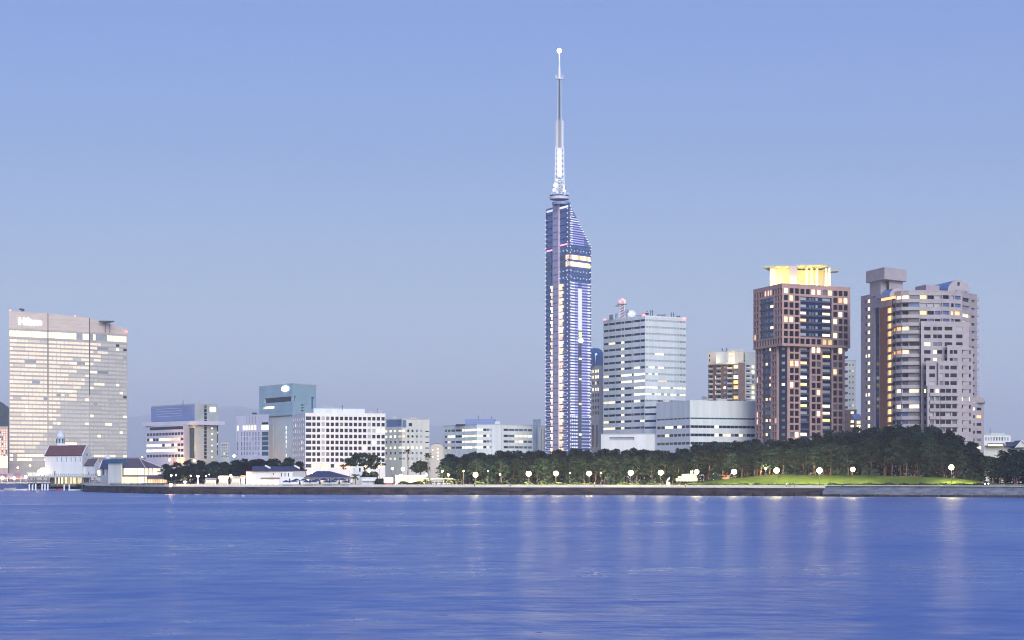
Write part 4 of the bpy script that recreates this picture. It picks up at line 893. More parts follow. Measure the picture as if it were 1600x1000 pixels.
# Q low buildings right edge
Q1 = Bld('low_white_house', 'low white flat building with slim windows at the right edge beyond the pines', 1556, 1150)
f = Face(P2(1534, 1150), P2(1579, 1156)); Q1.shell([f.a, f.b], 3.2, Z(680, 1150), 'white_panel', {0: [f.op(1539 + 4.3 * k, 1541.6 + 4.3 * k, 683, 688.5, 'grey_glass' if k in (4, 5, 6) else 'pale_glass') for k in range(9)]}, 15)
b = MB(); x = X(1560, 1155); b.prism([P2(1544, 1156), P2(1570, 1158), P2(1570, 1164), P2(1544, 1162)], Z(679.6, 1150), Z(677, 1150), 'cool_panel'); Q1.part('roof_plant', b); b = MB(); x = X(1547, 1155); b.tube((x, 1155, Z(680, 1155)), (x, 1155, Z(668, 1155)), .2, .1, 'dark_metal'); Q1.part('aerial', b); Q1.finish()
Q2 = Bld('dark_roofed_house', 'low pale house with navy roof, gable and a lit strip window at the right edge', 1570, 1060)
f = Face(P2(1536, 1062), P2(1640, 1068)); Q2.shell([f.a, f.b], 3.2, Z(697.5, 1062), 'pale_concrete', {}, 12, roofname='eave')
b = MB(); b.prism([P2(1543, 1058), P2(1570, 1058), P2(1566, 1068), P2(1545, 1068)], Z(698, 1060) + .6, Z(692.5, 1060), 'brown_tile'); Q2.part('lit_bay', b)
fb = Face(P2(1543, 1058), P2(1570, 1058)); Q2.proud(fb, (.3, fb.L - 1.2, Z(697, 1058), Z(694.2, 1058), 'warm_room', 'window'), .1)
b = MB(); b.prism([P2(1571, 1059), P2(1640, 1062), P2(1640, 1074), P2(1571, 1074)], Z(697.4, 1062) + .6, [Z(697, 1060), Z(697, 1060), Z(690, 1062), Z(690, 1062)], 'navy_roof'); Q2.part('roof', b)
g = MB(); a, c, e = P2(1586, 1056), P2(1607, 1056), P2(1596, 1056); g.face([(a.x, 1056, Z(699, 1056)), (c.x, 1056, Z(699, 1056)), (e.x, 1056, Z(689, 1056))], 'pale_concrete'); Q2.part('gable', g)
g = MB()
for s0, s1 in ((a, e), (e, c)):
    z0_, z1_ = (Z(699.5, 1056), Z(688, 1056)) if s0 is a else (Z(688, 1056), Z(699.5, 1056)); g.face([(s0.x, 1055.5, z0_), (s1.x, 1055.5, z1_), (s1.x, 1070, z1_), (s0.x, 1070, z0_)], 'navy_roof'); g.tube((s0.x, 1055.4, z0_), (s1.x, 1055.4, z1_), .25, .25, 'white_paint')
Q2.part('gable_roof', g); Q2.finish()

# ================================================================ I  tall needle tower
I = Bld('needle_tower', 'very tall slim mirrored tower with violet light strips, slanted shoulder and lattice spire', 888, 1105)
Li, Ci, Ri = P2(853.5, 1124), P2(889, 1098), P2(923, 1113); zt_, zl_ = Z(317, 1098), Z(383, 1113)
b = MB(); b.prism([Li, Ci, Ri], 3.2, [zt_, zt_, zl_], 'tower_glass'); I.part('glass_body', b)
f0, f1 = Face(Li, Ci), Face(Ci, Ri)
def led(f, u0, u1, z, h_, m, out=.25): 
    b = I.slab(f, u0, u1, z - h_ / 2, z + h_ / 2, out, m); return b
def merge(*bs):
    r = MB()
    for q in bs:
        k = len(r.v); r.v += q.v
        for fc, mi in zip(q.f, q.m): r.f.append(tuple(i + k for i in fc)); r.m.append(r.mi(q.names[mi]))
    return r
fr = MB()   # dark mullion frame
y = 328.0
while y < 735:
    z = Z(y, 1098); fr = merge(fr, I.slab(f0, .1, f0.L - .1, z - .17, z + .17, .25, 'quay_blue'))
    umax = f1.L * min(1, (zt_ - z) / (zt_ - zl_)); fr = merge(fr, I.slab(f1, .1, max(.3, umax - .2), z - .15, z + .15, .22, 'quay_blue')); y += 10.85
for f, us in ((f0, (.25, f0.L * .5, f0.L - .25)), (f1, (.25,))):
    for u in us: fr = merge(fr, I.slab(f, u - .12, u + .12, 3.2, zt_ - .5, .3, 'quay_blue'))
fr = merge(fr, I.slab(f1, f1.L - .45, f1.L - .05, 3.2, zl_ - .5, .32, 'quay_blue')); I.part('mullion_frame', fr)
# light strips, right face
def U1(px): return f1.u(px)
y = 322.5
while y < 381:
    z = Z(y, 1098); umax = f1.L * (zt_ - z) / (zt_ - zl_) - .25
    if umax > .8:
        pcs = [led(f1, .2, min(umax, U1(894.5)), z, .55, 'led_white')]
        if umax > U1(894.5): pcs.append(led(f1, U1(894.5) + .02, max(U1(894.5) + .1, min(umax - 1.6, U1(912))), z, .5, 'led_violet' if y > 346 else 'led_white'))
        if umax > U1(900): pcs.append(led(f1, max(umax - 1.5, U1(894.6)), umax, z, .55, 'led_white'))
        I.part('light_strip', merge(I.slab(f1, .15, umax, z - .2, z + .2, .12, 'blue_louvre'), *pcs))
    y += 3.63
y = 441.0
while y < 649:
    z = Z(y, 1098); I.part('light_strip', merge(I.slab(f1, .2, f1.L - .2, z - .25, z + .25, .12, 'blue_louvre'), led(f1, .3, U1(897.5), z, .75, 'led_white'), led(f1, U1(897.6), U1(902.8), z, .7, 'led_violet'), led(f1, U1(908.6), U1(917.5), z, .7, 'led_violet'), led(f1, U1(917.6), f1.L - .3, z, .75, 'led_white'))); y += 4.5
y = 651.0
while y < 712:
    z = Z(y, 1098); I.part('light_strip', merge(I.slab(f1, .2, f1.L - .2, z - .25, z + .25, .12, 'blue_louvre'), led(f1, .3, U1(902.8), z, .6, 'led_dim'), led(f1, U1(908.6), f1.L - .3, z, .6, 'led_dim'), *[led(f1, U1(p), U1(p) + .8, z, .8, 'led_white', .4) for p in (890, 893.3, 896.6, 900, 920.6)]))
    y += 5.3
y = 545.0
while y < 712:
    z = Z(y, 1098); I.part('light_strip', merge(I.slab(f0, .4, f0.L - 1.1, z - .2, z + .2, .12, 'blue_louvre'), led(f0, .5, f0.u(862), z, .5, 'led_dim'), led(f0, f0.u(880), f0.L - 1.2, z, .5, 'led_dim'))); y += 4.5 if y < 650 else 3.6
# bulbs running up the edges
for f, u, y0, out in ((f0, .5, 336, .5), (f0, f0.L - .9, 326, .5), (f1, .55, 322, .55), (f1, f1.L - .6, 386, .5)):
    b = MB(); y = y0
    while y < 712:
        p = f.pt(u, Z(y, 1100), out); b.ball(p, .36, 'led_white', 6, 4); y += 7.4 if f is f0 else 9.1
    b.tube(f.pt(u, 3.3, out - .1), f.pt(u, Z(y0, 1100), out - .1), .2, .2, 'quay_blue', 4); I.part('edge_light_string', b)
# observation decks
for (ya, yb, mm) in ((386, 394.5, 'blue_glass'), (397.5, 404.5, 'orange_room'), (408, 415.5, 'pink_room'), (418.5, 426, 'blue_glass'), (428.5, 437, 'blue_glass')):
    for f, ref in ((f0, 889), (f1, 889)):
        n = 8
        for k in range(n):
            if f is f0 and .3 < (k + .5) / n < .68: continue
            m = mm
            if mm in ('orange_room', 'pink_room'): m = ('warm_room' if (k + (ya > 400)) % 3 else mm) if f is f1 or k == n - 1 else 'grey_glass'
            I.proud(f, (f.L * k / n + .12, f.L * (k + 1) / n - .12, Z(yb, 1098), Z(ya, 1098), m, 'deck_window'), .2)
    b = MB()
    if mm == 'blue_glass':
        for k in range(7): b.ball(f1.pt(f1.L * (k + .6) / 7.2, Z((ya + yb) / 2 + (k % 2) * 1.2, 1098), .5), .3, 'led_white', 6, 4)
        for k in (4, 5, 6): b.ball(f0.pt(f0.L * (k + .5) / 7, Z((ya + yb) / 2, 1098), .5), .3, 'led_white', 6, 4)
        I.part('deck_light_string', b)
for a, c in ((854.6, 863), (876, 888)): b = I.slab(f0, f0.u(a), f0.u(c), Z(381.6, 1098) - (4 if a < 860 else 0) * .35, Z(379.8, 1098) - (4 if a < 860 else 0) * .35, .3, 'beacon_pink'); I.part('pink_light_bar', b)
# lift shaft and lit lobbies beside it
su0, su1 = f0.u(866), f0.u(875); b = I.slab(f0, su0, su1, 3.2, zt_ + 2.0, 1.0, 'shaft_lilac'); I.part('lift_shaft', b)
for k in range(34):
    z = Z(325 + 11.2 * k, 1098); I.part('shaft_joint', I.slab(f0, su0 + .8, su1 - .8, z - .25, z + .25, 1.06, 'mauve_dark' if k % 2 else 'grey_metal'))
y = 442.0; k = 0
while y < 706:
    for a, c, e in ((861.8, 866, 862.8), (875.2, 880.4, 878.8)):
        b = merge(I.slab(f0, f0.u(a if a < 870 else 875.2), f0.u(866 if a < 870 else c), Z(y + 4, 1098), Z(y, 1098), .8, 'warm_room'), I.slab(f0, f0.u(e if a < 870 else 875.2), f0.u(866 if a < 870 else e), Z(y + 9, 1098), Z(y + 4.05, 1098), .7, 'pink_room' if k % 3 else 'warm_room'))
        I.part('lit_landing', b)
    y += 11.2; k += 1
# central groove on the right face
b = I.slab(f1, U1(903.2), U1(908.2), Z(515, 1098), Z(449, 1098), .5, 'led_white'); I.part('light_panel', b); b = I.slab(f1, U1(904), U1(908), Z(526, 1098), Z(517, 1098), .5, 'green_lit'); I.part('green_panel', b)
b = MB(); b.ball(f1.pt(U1(905.5), Z(531, 1098), 1.0), 1.35, 'board_white', 10, 7); I.part('round_lamp', b, smooth=True)
b = I.slab(f1, U1(903.4), U1(908), 3.2, Z(534, 1098), .2, 'grey_glass'); I.part('groove', b)
for y, m in ((558, 'white_room'), (590, 'white_room'), (629, 'orange_room'), (677, 'white_room')): b = I.slab(f1, U1(904), U1(907.4), Z(y + 3, 1098), Z(y, 1098), .6, m); I.part('lit_cabin', b)
for a, c in ((855, 865.6), (875.4, 888.2)): b = I.slab(f0, f0.u(a), f0.u(c), zt_ - 2.2, zt_ - 1.2, .45, 'led_white'); I.part('roof_light_bar', b)
# spire
mx, md = X(874.0, 1106), 1106.0
def zz(y): return Z(y, md)
b = MB(); b.lathe((mx + 1, md, zt_), [(5.0, .003), (5.0, 1.4), (4.8, 1.5), (0, 1.5)], 'blue_louvre', 20); b.lathe((mx, md, zz(312)), [(5.0, 0), (5.4, .3), (5.4, 1.5), (5.1, 1.7), (0, 1.7)], 'lavender_panel', 20); b.lathe((mx, md, zz(306)), [(5.3, 0), (5.3, .35), (0, .35)], 'blue_louvre', 20); I.part('spire_platform', b)
b = MB()
for k in range(14):
    a = k * 2 * math.pi / 14; b.tube((mx + 5.1 * math.cos(a), md + 5.1 * math.sin(a), zz(306)), (mx + 5.1 * math.cos(a), md + 5.1 * math.sin(a), zz(301.5)), .12, .12, 'white_metal', 4)
for z in (zz(303.5), zz(301.5)):
    for k in range(14): a0, a1 = k * 2 * math.pi / 14, (k + 1) * 2 * math.pi / 14; b.tube((mx + 5.1 * math.cos(a0), md + 5.1 * math.sin(a0), z), (mx + 5.1 * math.cos(a1), md + 5.1 * math.sin(a1), z), .1, .1, 'white_metal', 4)
I.part('platform_railing', b)
for px, y, r in ((867.5, 291, 1.45), (866.3, 298.5, 1.2), (881.5, 299.5, .9), (869.5, 283, .75)):
    b = MB(); b.lathe((0, 0, 0), [(0, 0), (r * .6, .15), (r, .7), (r, .9), (0, .9)], 'white_metal', 12); rot = Matrix.Rotation(math.pi / 2, 3, 'X'); rz = Matrix.Rotation(rr(-.5, .5), 3, 'Z'); c = Vector((X(px, md - 3), md - 3, zz(y)))
    b.v = [tuple(rz @ (rot @ Vector(v)) + c) for v in b.v]; b.tube(c + Vector((0, .5, 0)), (mx, md, zz(y) - .3), .2, .2, 'grey_metal', 5); I.part('dish', b)
for k, (px, y, w_, h_) in enumerate(((881, 293, 1.2, 2.2), (879.5, 286, .9, 1.8), (868.5, 286.5, .8, 1.6), (876, 300.5, 1.6, 1.1), (870.5, 301, 1.1, 1.4), (884, 296, .5, 2.6))):
    b = MB(); c = Vector((X(px, md - 2.6), md - 2.6, zz(y))); b.box(c, (1, rr(-.6, .6)), w_, .5, h_, 'white_metal' if k % 2 == 0 else 'grey_metal'); b.tube(c + Vector((0, .2, 0)), (mx, md, zz(y)), .13, .13, 'grey_metal', 5); I.part('panel_antenna', b)
def lattice(nm, y0, y1, w0, w1, cells, r, m, m2, depth=True):
    b = MB(); z0, z1 = zz(y0), zz(y1)
    cs = [(-1, -1), (1, -1), (1, 1), (-1, 1)]
    for i, (a, c) in enumerate(cs): b.tube((mx + a * w0, md + c * w0, z0), (mx + a * w1, md + c * w1, z1), r, r * .9, m, 5)
    for k in range(cells):
        t0, t1 = k / cells, (k + 1) / cells; wa, wb = w0 + (w1 - w0) * t0, w0 + (w1 - w0) * t1; za, zb = z0 + (z1 - z0) * t0, z0 + (z1 - z0) * t1
        for i in range(4):
            (a, c), (e, g) = cs[i], cs[(i + 1) % 4]; b.tube((mx + a * wa, md + c * wa, za), (mx + e * wb, md + g * wb, zb), r * .6, r * .6, m2, 4); b.tube((mx + e * wa, md + g * wa, za), (mx + a * wb, md + c * wb, zb), r * .6, r * .6, m2, 4); b.tube((mx + a * wb, md + c * wb, zb), (mx + e * wb, md + g * wb, zb), r * .6, r * .6, m2, 4)
    I.part(nm, b)
lattice('spire_lattice', 306, 232, 2.6, 2.2, 9, .32, 'white_metal', 'white_metal')
b = MB()
for a, c in ((-1, 0), (1, 0), (0, -1), (0, 1)): b.box((mx + a * 2.5, md + c * 2.5, (zz(277) + zz(233)) / 2), (-c, a) if a else (1, 0), 2.6, .25, zz(233) - zz(277), 'white_metal')
I.part('antenna_panels', b)
lattice('upper_lattice', 232, 188, 1.6, 1.4, 9, .3, 'white_metal', 'grey_metal')
for k in range(9):
    z = zz(229 - 4.7 * k); b = MB()
    for a in range(4):
        an = a * math.pi / 2 + math.pi / 4; b.box((mx + 2.2 * math.cos(an), md + 2.2 * math.sin(an), z), (-math.sin(an), math.cos(an)), 1.5, .7, .95, 'white_metal'); b.tube((mx, md, z), (mx + 2.2 * math.cos(an), md + 2.2 * math.sin(an), z), .15, .15, 'grey_metal', 4)
    I.part('aerial_array', b)
lattice('slim_lattice', 188, 123, .85, .75, 17, .2, 'white_metal', 'dark_metal')
b = MB(); b.lathe((mx, md, zz(124)), [(0, 0), (1.9, .1), (1.9, .5), (0, .6)], 'white_metal', 12)
for a in range(8): an = a * math.pi / 4; b.tube((mx + 1.8 * math.cos(an), md + 1.8 * math.sin(an), zz(124)), (mx + 2.1 * math.cos(an), md + 2.1 * math.sin(an), zz(118)), .14, .14, 'white_metal', 4)
I.part('top_platform', b)
b = MB(); b.tube((mx, md, zz(124)), (mx, md, zz(104)), .75, .6, 'white_metal', 8); b.tube((mx, md, zz(104)), (mx, md, zz(83)), .45, .25, 'white_metal', 8); I.part('spire_pole', b)
b = MB(); b.ball((mx, md, zz(79.2)), 1.25, 'top_star', 12, 8); I.part('spire_lamp', b, smooth=True)
for px, dd, e in ((866, 1099, 5000), (883, 1101, 5000)):
    la = bpy.data.lights.new('spire_floodlight', 'SPOT'); la.energy = e; la.spot_size = math.radians(36); la.spot_blend = .6; la.shadow_soft_size = .4; la.color = (.93, .95, 1)
    o = link(bpy.data.objects.new('spire_floodlight', la)); o.location = (X(px, dd), dd, zz(310)); tgt = Vector((mx, md, zz(235))); o.rotation_euler = (tgt - o.location).to_track_quat('-Z', 'Y').to_euler()
I.finish()

# ================================================================ pier restaurant group on the left
def gz(px, d): return ground_z(X(px, d), d)
DP = 1050.0
def house(name, label, path, zwall, ridge_z, m, roofm, ops0, ops1, z0, cat='building', over=.5, trim=None):
    # gabled house: path L,C,R ; ridge runs parallel to L-C, gable on C-R
    B = Bld(name, label, (path[0][0] + path[1][0]) / 2, path[1][1], z0, cat); L, Cc, R = [P2(*p) for p in path]; Bk = L + R - Cc
    f0, f1 = Face(L, Cc), Face(Cc, R); B.facade(f0, z0, zwall, ops0(f0), m); B.facade(f1, z0, zwall, ops1(f1), m)
    for a, c in ((R, Bk), (Bk, L)): B.wall.face([(a.x, a.y, z0), (c.x, c.y, z0), (c.x, c.y, zwall), (a.x, a.y, zwall)], m)
    mR, mL = (Cc + R) / 2, (L + Bk) / 2
    g = MB(); g.face([(Cc.x, Cc.y, zwall), (R.x, R.y, zwall), (mR.x, mR.y, ridge_z)], m); B.part('gable', g); g = MB(); g.face([(Bk.x, Bk.y, zwall), (L.x, L.y, zwall), (mL.x, mL.y, ridge_z)], m); B.part('gable', g)
    t = f0.t * over; n = f0.n * over; r = MB()
    A0, A1 = L - t + n * .6, Cc + t * .4 + n * .6; B0, B1 = mL - t, mR + t * .4; D0, D1 = Bk - t - n * .6, R + t * .4 - n * .6; q = .25
    for dz, s in ((.02, 1), (.02 + q, 1)):
        r.face([(A0.x, A0.y, zwall - .2 + dz), (A1.x, A1.y, zwall - .2 + dz), (B1.x, B1.y, ridge_z + dz), (B0.x, B0.y, ridge_z + dz)], roofm); r.face([(B0.x, B0.y, ridge_z + dz), (B1.x, B1.y, ridge_z + dz), (D1.x, D1.y, zwall - .2 + dz), (D0.x, D0.y, zwall - .2 + dz)], roofm)
    B.part('roof', r); v = MB()
    for a, c in ((A1, B1), (D1, B1), (A0, B0)): v.tube((a.x, a.y, zwall - .2 + .15), (c.x, c.y, ridge_z + .15), .3, .3, trim or 'white_paint', 4)
    v.tube((A0.x, A0.y, zwall - .1), (A1.x, A1.y, zwall - .1), .16, .16, 'dark_metal', 4); B.part('verge', v); return B
zdeck = Z(744, DP)
Bh = house('pier_hall', 'white hall with a brown-red gable roof standing on the pier deck at left', [(70.5, 1056), (128.5, 1043), (142.5, 1058)], Z(711.8, 1045), Z(696.5, 1052), 'white_panel', 'red_roof',
      lambda f: [f.op(px - .7, px + .7, 714.5, 721.5, 'grey_glass', ref=100) for px in (89, 96, 103.5, 110.8, 118, 125)] + [f.op(84.6, 86.4, 736, 743, 'dark_glass', 'door', ref=100)],
      lambda f: [], zdeck)
f1 = Face(P2(128.5, 1043), P2(142.5, 1058)); Bh.proud(f1, (f1.L * .46, f1.L * .58, Z(712, 1050), Z(708, 1050), 'grey_glass', 'window'), .1); Bh.finish()
Bt = Bld('cupola', 'pale blue domed lantern on a white base behind the brown-red roofed hall', 96, 1075, zdeck); x, d = X(94.5, 1075), 1075
b = MB(); b.box((X(98, d), d, (Z(694, d) + zdeck) / 2), (1, .2), 5.4, 4, Z(694, d) - zdeck, 'white_panel'); Bt.part('base', b)
b = MB(); b.lathe((x, d, Z(694, d)), [(2.2, 0), (2.2, 3.2), (2.5, 3.3), (2.3, 4.6), (1.6, 5.8), (.7, 6.6), (.2, 7.6), (0, 7.8)], 'pale_teal', 14); Bt.part('dome', b, smooth=True); b = MB()
for a in range(8): an = a * math.pi / 4; b.box((x + 2.22 * math.cos(an), d + 2.22 * math.sin(an), Z(694, d) + 1.7), (-math.sin(an), math.cos(an)), .8, .1, 2.2, 'teal_glass')
Bt.part('lantern_window', b); Bt.finish()
house('side_gable_house', 'small white gabled house with plum roof between the pier hall and the navy-roofed pavilion', [(131, 1046), (148, 1036), (160, 1052)], Z(727.5, 1036), Z(717.3, 1044), 'white_panel', 'plum_roof', lambda f: [f.op(137, 139, 737, 742, 'grey_glass')], lambda f: [(f.L * .35, f.L * .75, zdeck + .3, zdeck + 3, 'warm_room', 'window')], zdeck, trim='cream_wall').finish()
Bg = house('lobby_house', 'narrow dark-gabled lobby with white door between the plum-roofed house and the lit pavilion', [(157, 968), (171, 958), (178, 972)], Z(731.5, 960), Z(719, 965), 'grey_concrete', 'navy_roof', lambda f: [f.op(159, 163, 733, 742, 'navy_glass'), f.op(164, 170, 733, 743, 'pale_glass', 'door')], lambda f: [], gz(165, 962)); Bg.finish()
b = MB(); x = X(168.5, 985); b.lathe((x, 985, Z(722, 985)), [(1.3, 0), (1.3, 1.8), (1.5, 1.9), (1.1, 3), (.3, 3.7), (0, 4.4)], 'pale_teal', 12); b.box((x, 985, (Z(722, 985) + 3.4) / 2), (1, 0), 3, 3, Z(722, 985) - 3.4, 'cream_wall'); single('small_cupola', b, 'small teal capped turret just left of the navy-roofed lit pavilion', 'cupola', (x, 985, 3.4))
# lit pavilion
dP = 905.0; zg = gz(205, dP)
T = Bld('lit_pavilion', 'two-storey waterfront pavilion with hipped navy and plum roof and brightly lit glass walls', 210, dP, zg)
L_, C_, R_2 = P2(172.5, 908), P2(226, 893), P2(252, 915); f0, f1 = Face(L_, C_), Face(C_, R_2); o0 = []; o1 = []
for a, c in ((193.5, 201), (201.3, 208.5), (208.8, 215), (215.4, 225.6)): o0.append(f0.op(a, c, 731.6, 742, 'white_room', ref=215))
for a, c in ((188, 193), (194.2, 204.2), (204.8, 214.8), (215.4, 225.4)): o0.append(f0.op(a, c, 745, 756, 'warm_room', ref=215))
o0 += [f0.op(173.6, 177, 746, 754, 'grey_glass', ref=215), f0.op(178.5, 183, 746, 754, 'pale_glass', ref=215)] + [f0.op(px, px + 1.4, 735, 738.5, 'grey_glass', ref=215) for px in (175, 178, 187, 190)]
for k in range(4): o1.append((f1.L * (k + .06) / 4, f1.L * (k + .94) / 4, Z(742, 895), Z(731.6, 895), 'white_room', 'window')); o1.append((f1.L * (k + .06) / 4, f1.L * (k + .94) / 4, Z(756, 895), Z(745, 895), 'warm_room', 'window'))
for f, oo in ((f0, o0), (f1, o1)): T.facade(f, zg, Z(730.6, 895), oo, 'cream_wall', .3)
Bk = L_ + R_2 - C_; 
for a, c in ((R_2, Bk), (Bk, L_)): T.wall.face([(a.x, a.y, zg), (c.x, c.y, zg), (c.x, c.y, Z(730.6, 895)), (a.x, a.y, Z(730.6, 895))], 'cream_wall')
ze, zr_ = Z(730.8, 895), Z(716, 905); cen = (L_ + C_ + R_2 + Bk) / 4; ex = [cen + (p - cen) * 1.06 for p in (L_, C_, R_2, Bk)]; r1, r2 = cen + (L_ - C_) * .36, cen - (L_ - C_) * .10
b = MB(); v3 = lambda p, z: (p.x, p.y, z)
b.face([v3(ex[0], ze), v3(ex[1], ze), v3(r2, zr_), v3(r1, zr_)], 'plum_roof'); b.face([v3(ex[1], ze), v3(ex[2], ze), v3(r2, zr_)], 'plum_roof'); b.face([v3(ex[2], ze), v3(ex[3], ze), v3(r1, zr_), v3(r2, zr_)], 'plum_roof'); b.face([v3(ex[3], ze), v3(ex[0], ze), v3(r1, zr_)], 'navy_roof'); b.face([v3(q, ze) for q in ex[::-1]], 'cream_wall'); T.part('hipped_roof', b)
for p in (ex[1], ex[2]): b = MB(); b.tube(v3(p, ze + .1), v3(r2, zr_ + .1), .18, .18, 'cream_wall', 4); T.part('hip_ridge', b)
fx = Face(P2(171, 905), P2(199, 897)); T.part('teal_fascia', T.slab(fx, 0, fx.L, Z(723, 900), Z(717.3, 900), 2.2, 'teal_roof')); T.part('blank_wall', T.slab(fx, .1, fx.L * .72, zg, Z(723, 900) - .01, .8, 'pale_concrete'))
T.part('floor_band', T.slab(f0, f0.u(190), f0.L, Z(744.2, 895), Z(742.6, 895), .35, 'brown_tile')); T.finish()
An = Bld('terrace_annex', 'low orange lit terrace annex with plum lean-to roof right of the lit pavilion', 244, 885, zg); f = Face(P2(229.5, 886), P2(262, 880)); An.shell([f.a, f.b], gz(240, 884), Z(747.8, 884), 'cream_wall', {0: [f.op(231 + 3.8 * k, 234.4 + 3.8 * k, 749, 754.5, 'orange_room' if k % 3 else 'yellow_room') for k in range(8)]}, 6, roof='plum_roof', rh=.2)
b = MB(); b.prism([P2(229, 884.5), P2(257, 879), P2(257, 888), P2(230, 893)], Z(747.6, 884) + .2, [Z(747, 884), Z(747, 884), Z(742.8, 884), Z(742.8, 884)], 'plum_roof'); An.part('lean_to_roof', b); An.finish()
# terrace fence in front of the annex
def railing(nm, label, pxs, d_of, hgt, step, m='grey_metal', r=.05):
    pts = [P2(p, d_of(p)) for p in pxs]; mid = pts[len(pts) // 2]; t = thing(nm, label, 'railing', (mid.x, mid.y, gz(pxs[len(pxs) // 2], d_of(pxs[len(pxs) // 2])))); b = MB(); c = MB()
    for a, e in zip(pts[:-1], pts[1:]):
        n = max(1, int((e - a).length / step)); za = ground_z(a.x, a.y) if a.y - wall_y(a.x) > .9 else 3.25
        for k in range(n): p = a + (e - a) * (k / n); b.tube((p.x, p.y, za), (p.x, p.y, za + hgt), r, r, m, 4)
        for hh in (hgt, hgt * .55): c.tube((a.x, a.y, za + hh), (e.x, e.y, za + hh), r * 1.2, r * 1.2, m, 4)
    parts('post', b, t); parts('rail', c, t)
railing('terrace_railing', 'dark terrace railing in front of the lit pavilion and its annex', [172, 200, 230, 258], lambda p: wall_d(p) + 2.5, 1.1, 1.6, 'dark_metal', .09)
railing('promenade_railing', 'grey railing on top of the revetment at the right end below the dark trees', [1548, 1565, 1580, 1600, 1620], lambda p: wall_d(p) + 2, 1.2, 1.1, 'grey_metal', .06)
# pier deck
t = thing('pier_deck', 'long pier deck on piles under the white hall with lit rooms below', 'pier', (X(90, DP), DP, 0)); b = MB(); b.prism([P2(43, 1046), P2(152, 1030), P2(160, 1075), P2(43, 1085)], zdeck - .7, zdeck - .01, 'grey_concrete'); part('deck', b, t)
b = MB(); b.prism([P2(78, 1056), P2(140, 1046), P2(142, 1075), P2(80, 1080)], 2.4, zdeck - .71, 'grey_concrete'); part('under_room', b, t)
fd = Face(P2(78, 1055.9), P2(140, 1045.9))
for a, c in ((86, 87.8), (90.5, 93), (96, 98.6), (101.5, 105), (107, 112.5), (114, 120), (121.5, 128)): o = MB(); q0, q1 = fd.u(a), fd.u(c); o.box(fd.pt((q0 + q1) / 2, (Z(755.5, 1050) + Z(746, 1050)) / 2, .1), fd.t, q1 - q0, .2, Z(746, 1050) - Z(755.5, 1050), 'warm_room'); part('window', o, t)
b = MB(); b.prism([P2(44, 1040), P2(138, 1032), P2(140, 1056), P2(44, 1062)], 1.9, 2.3, 'timber_dark'); part('lower_landing', b, t)
for px, dd in ((46, 1048), (52, 1049), (56, 1052), (67, 1046), (75, 1046), (90, 1044), (108, 1040), (120, 1038), (130, 1036), (140, 1034), (148, 1033)):
    b = MB(); x = X(px, dd); b.tube((x, dd, 2.3), (x, dd, zdeck - .71), .3, .3, 'grey_metal', 8); part('column', b, t)
b = MB(); fdk = Face(P2(43, 1046), P2(152, 1030)); n = 34
for k in range(n + 1): p = fdk.pt(fdk.L * k / n, zdeck, -.3); b.tube(p, p + Vector((0, 0, 1.1)), .08, .08, 'dark_metal', 4)
for hh in (.55, 1.1): b.tube(fdk.pt(0, zdeck + hh, -.3), fdk.pt(fdk.L, zdeck + hh, -.3), .09, .09, 'dark_metal', 4)
part('deck_railing', b, t)
proto = None
for i, (px, y0, lab) in enumerate(((46.5, 753.5, ''), (51.5, 755, ''), (56.5, 755, ''), (66.5, 754, ''), (71, 756, ''), (75.5, 756, ''), (101, 756, ''), (109, 755.5, ''), (129.5, 755.8, ''), (133.8, 755.6, ''), (138, 755.6, ''))):
    dd = 1034.0; x = X(px, dd)
    if proto is None: b = MB(); b.lathe((0, 0, 0), [(.42, -2), (.42, 3.1), (.36, 3.3), (0, 3.35)], 'white_paint', 10); proto = b.mesh('mooring_pile', smooth=False)
    o = link(bpy.data.objects.new('mooring_pile', proto)); o.location = (x, dd - 1, 0); o.scale = (1, 1, rr(.9, 1.08)); tag(o, 'white mooring pile standing in the water in front of the lit pier rooms' if 80 < px < 120 else ('white mooring pile standing in the water beside the left end of the sea wall' if px > 120 else 'white mooring pile standing in the water at the left end of the pier'), 'mooring pile', 'mooring piles at the pier')
# canopy and kiosk at far left
t = thing('striped_canopy', 'long pink and white canopy roof on posts over the quay at the left edge', 'canopy', (X(15, 1120), 1120, 3.2)); b = MB()
for k in range(7): a0, a1 = -30 + 10.3 * k, -30 + 10.3 * (k + 1); b.prism([P2(a0, 1112), P2(a1 - .15, 1112), P2(a1 - .15, 1122), P2(a0, 1122)], [Z(747.5, 1112)] * 2 + [Z(744, 1122)] * 2, [Z(747.0, 1112)] * 2 + [Z(739.5 + (k == 3), 1122)] * 2, 'canopy_pink' if k % 2 else 'pink_wall')
part('roof', b, t); b = MB()
for k in range(8): x = X(-28 + 10 * k, 1113); b.tube((x, 1113, 3.2), (x, 1113, Z(747.3, 1112)), .15, .15, 'grey_metal', 5)
parts('post', b, t)
b = MB(); b.prism([P2(-60, 1108), P2(44, 1100), P2(44, 1180), P2(-60, 1200)], -1, 3.15, 'quay_blue', 'paving'); struct('quay', b)
Kk = Bld('lit_kiosk', 'small brightly lit white kiosk with flat roof between the pink canopy and the white hall', 55, 1085, zdeck); f = Face(P2(42.5, 1082), P2(70, 1080)); Kk.shell([f.a, f.b], zdeck, Z(738.4, 1080), 'white_panel', {0: [f.op(44 + 6.4 * k, 49.6 + 6.4 * k, 739.6, 743.3, 'white_room' if k % 2 else 'stall_light') for k in range(4)]}, 5, roof='white_panel', rh=.2); Kk.finish()
t = thing('display_board', 'bright cream board with a peaked top beside the left wall of the white hall', 'board', (X(66.5, 1062), 1062, zdeck)); b = MB(); x = X(66.5, 1062); w_ = 1.25
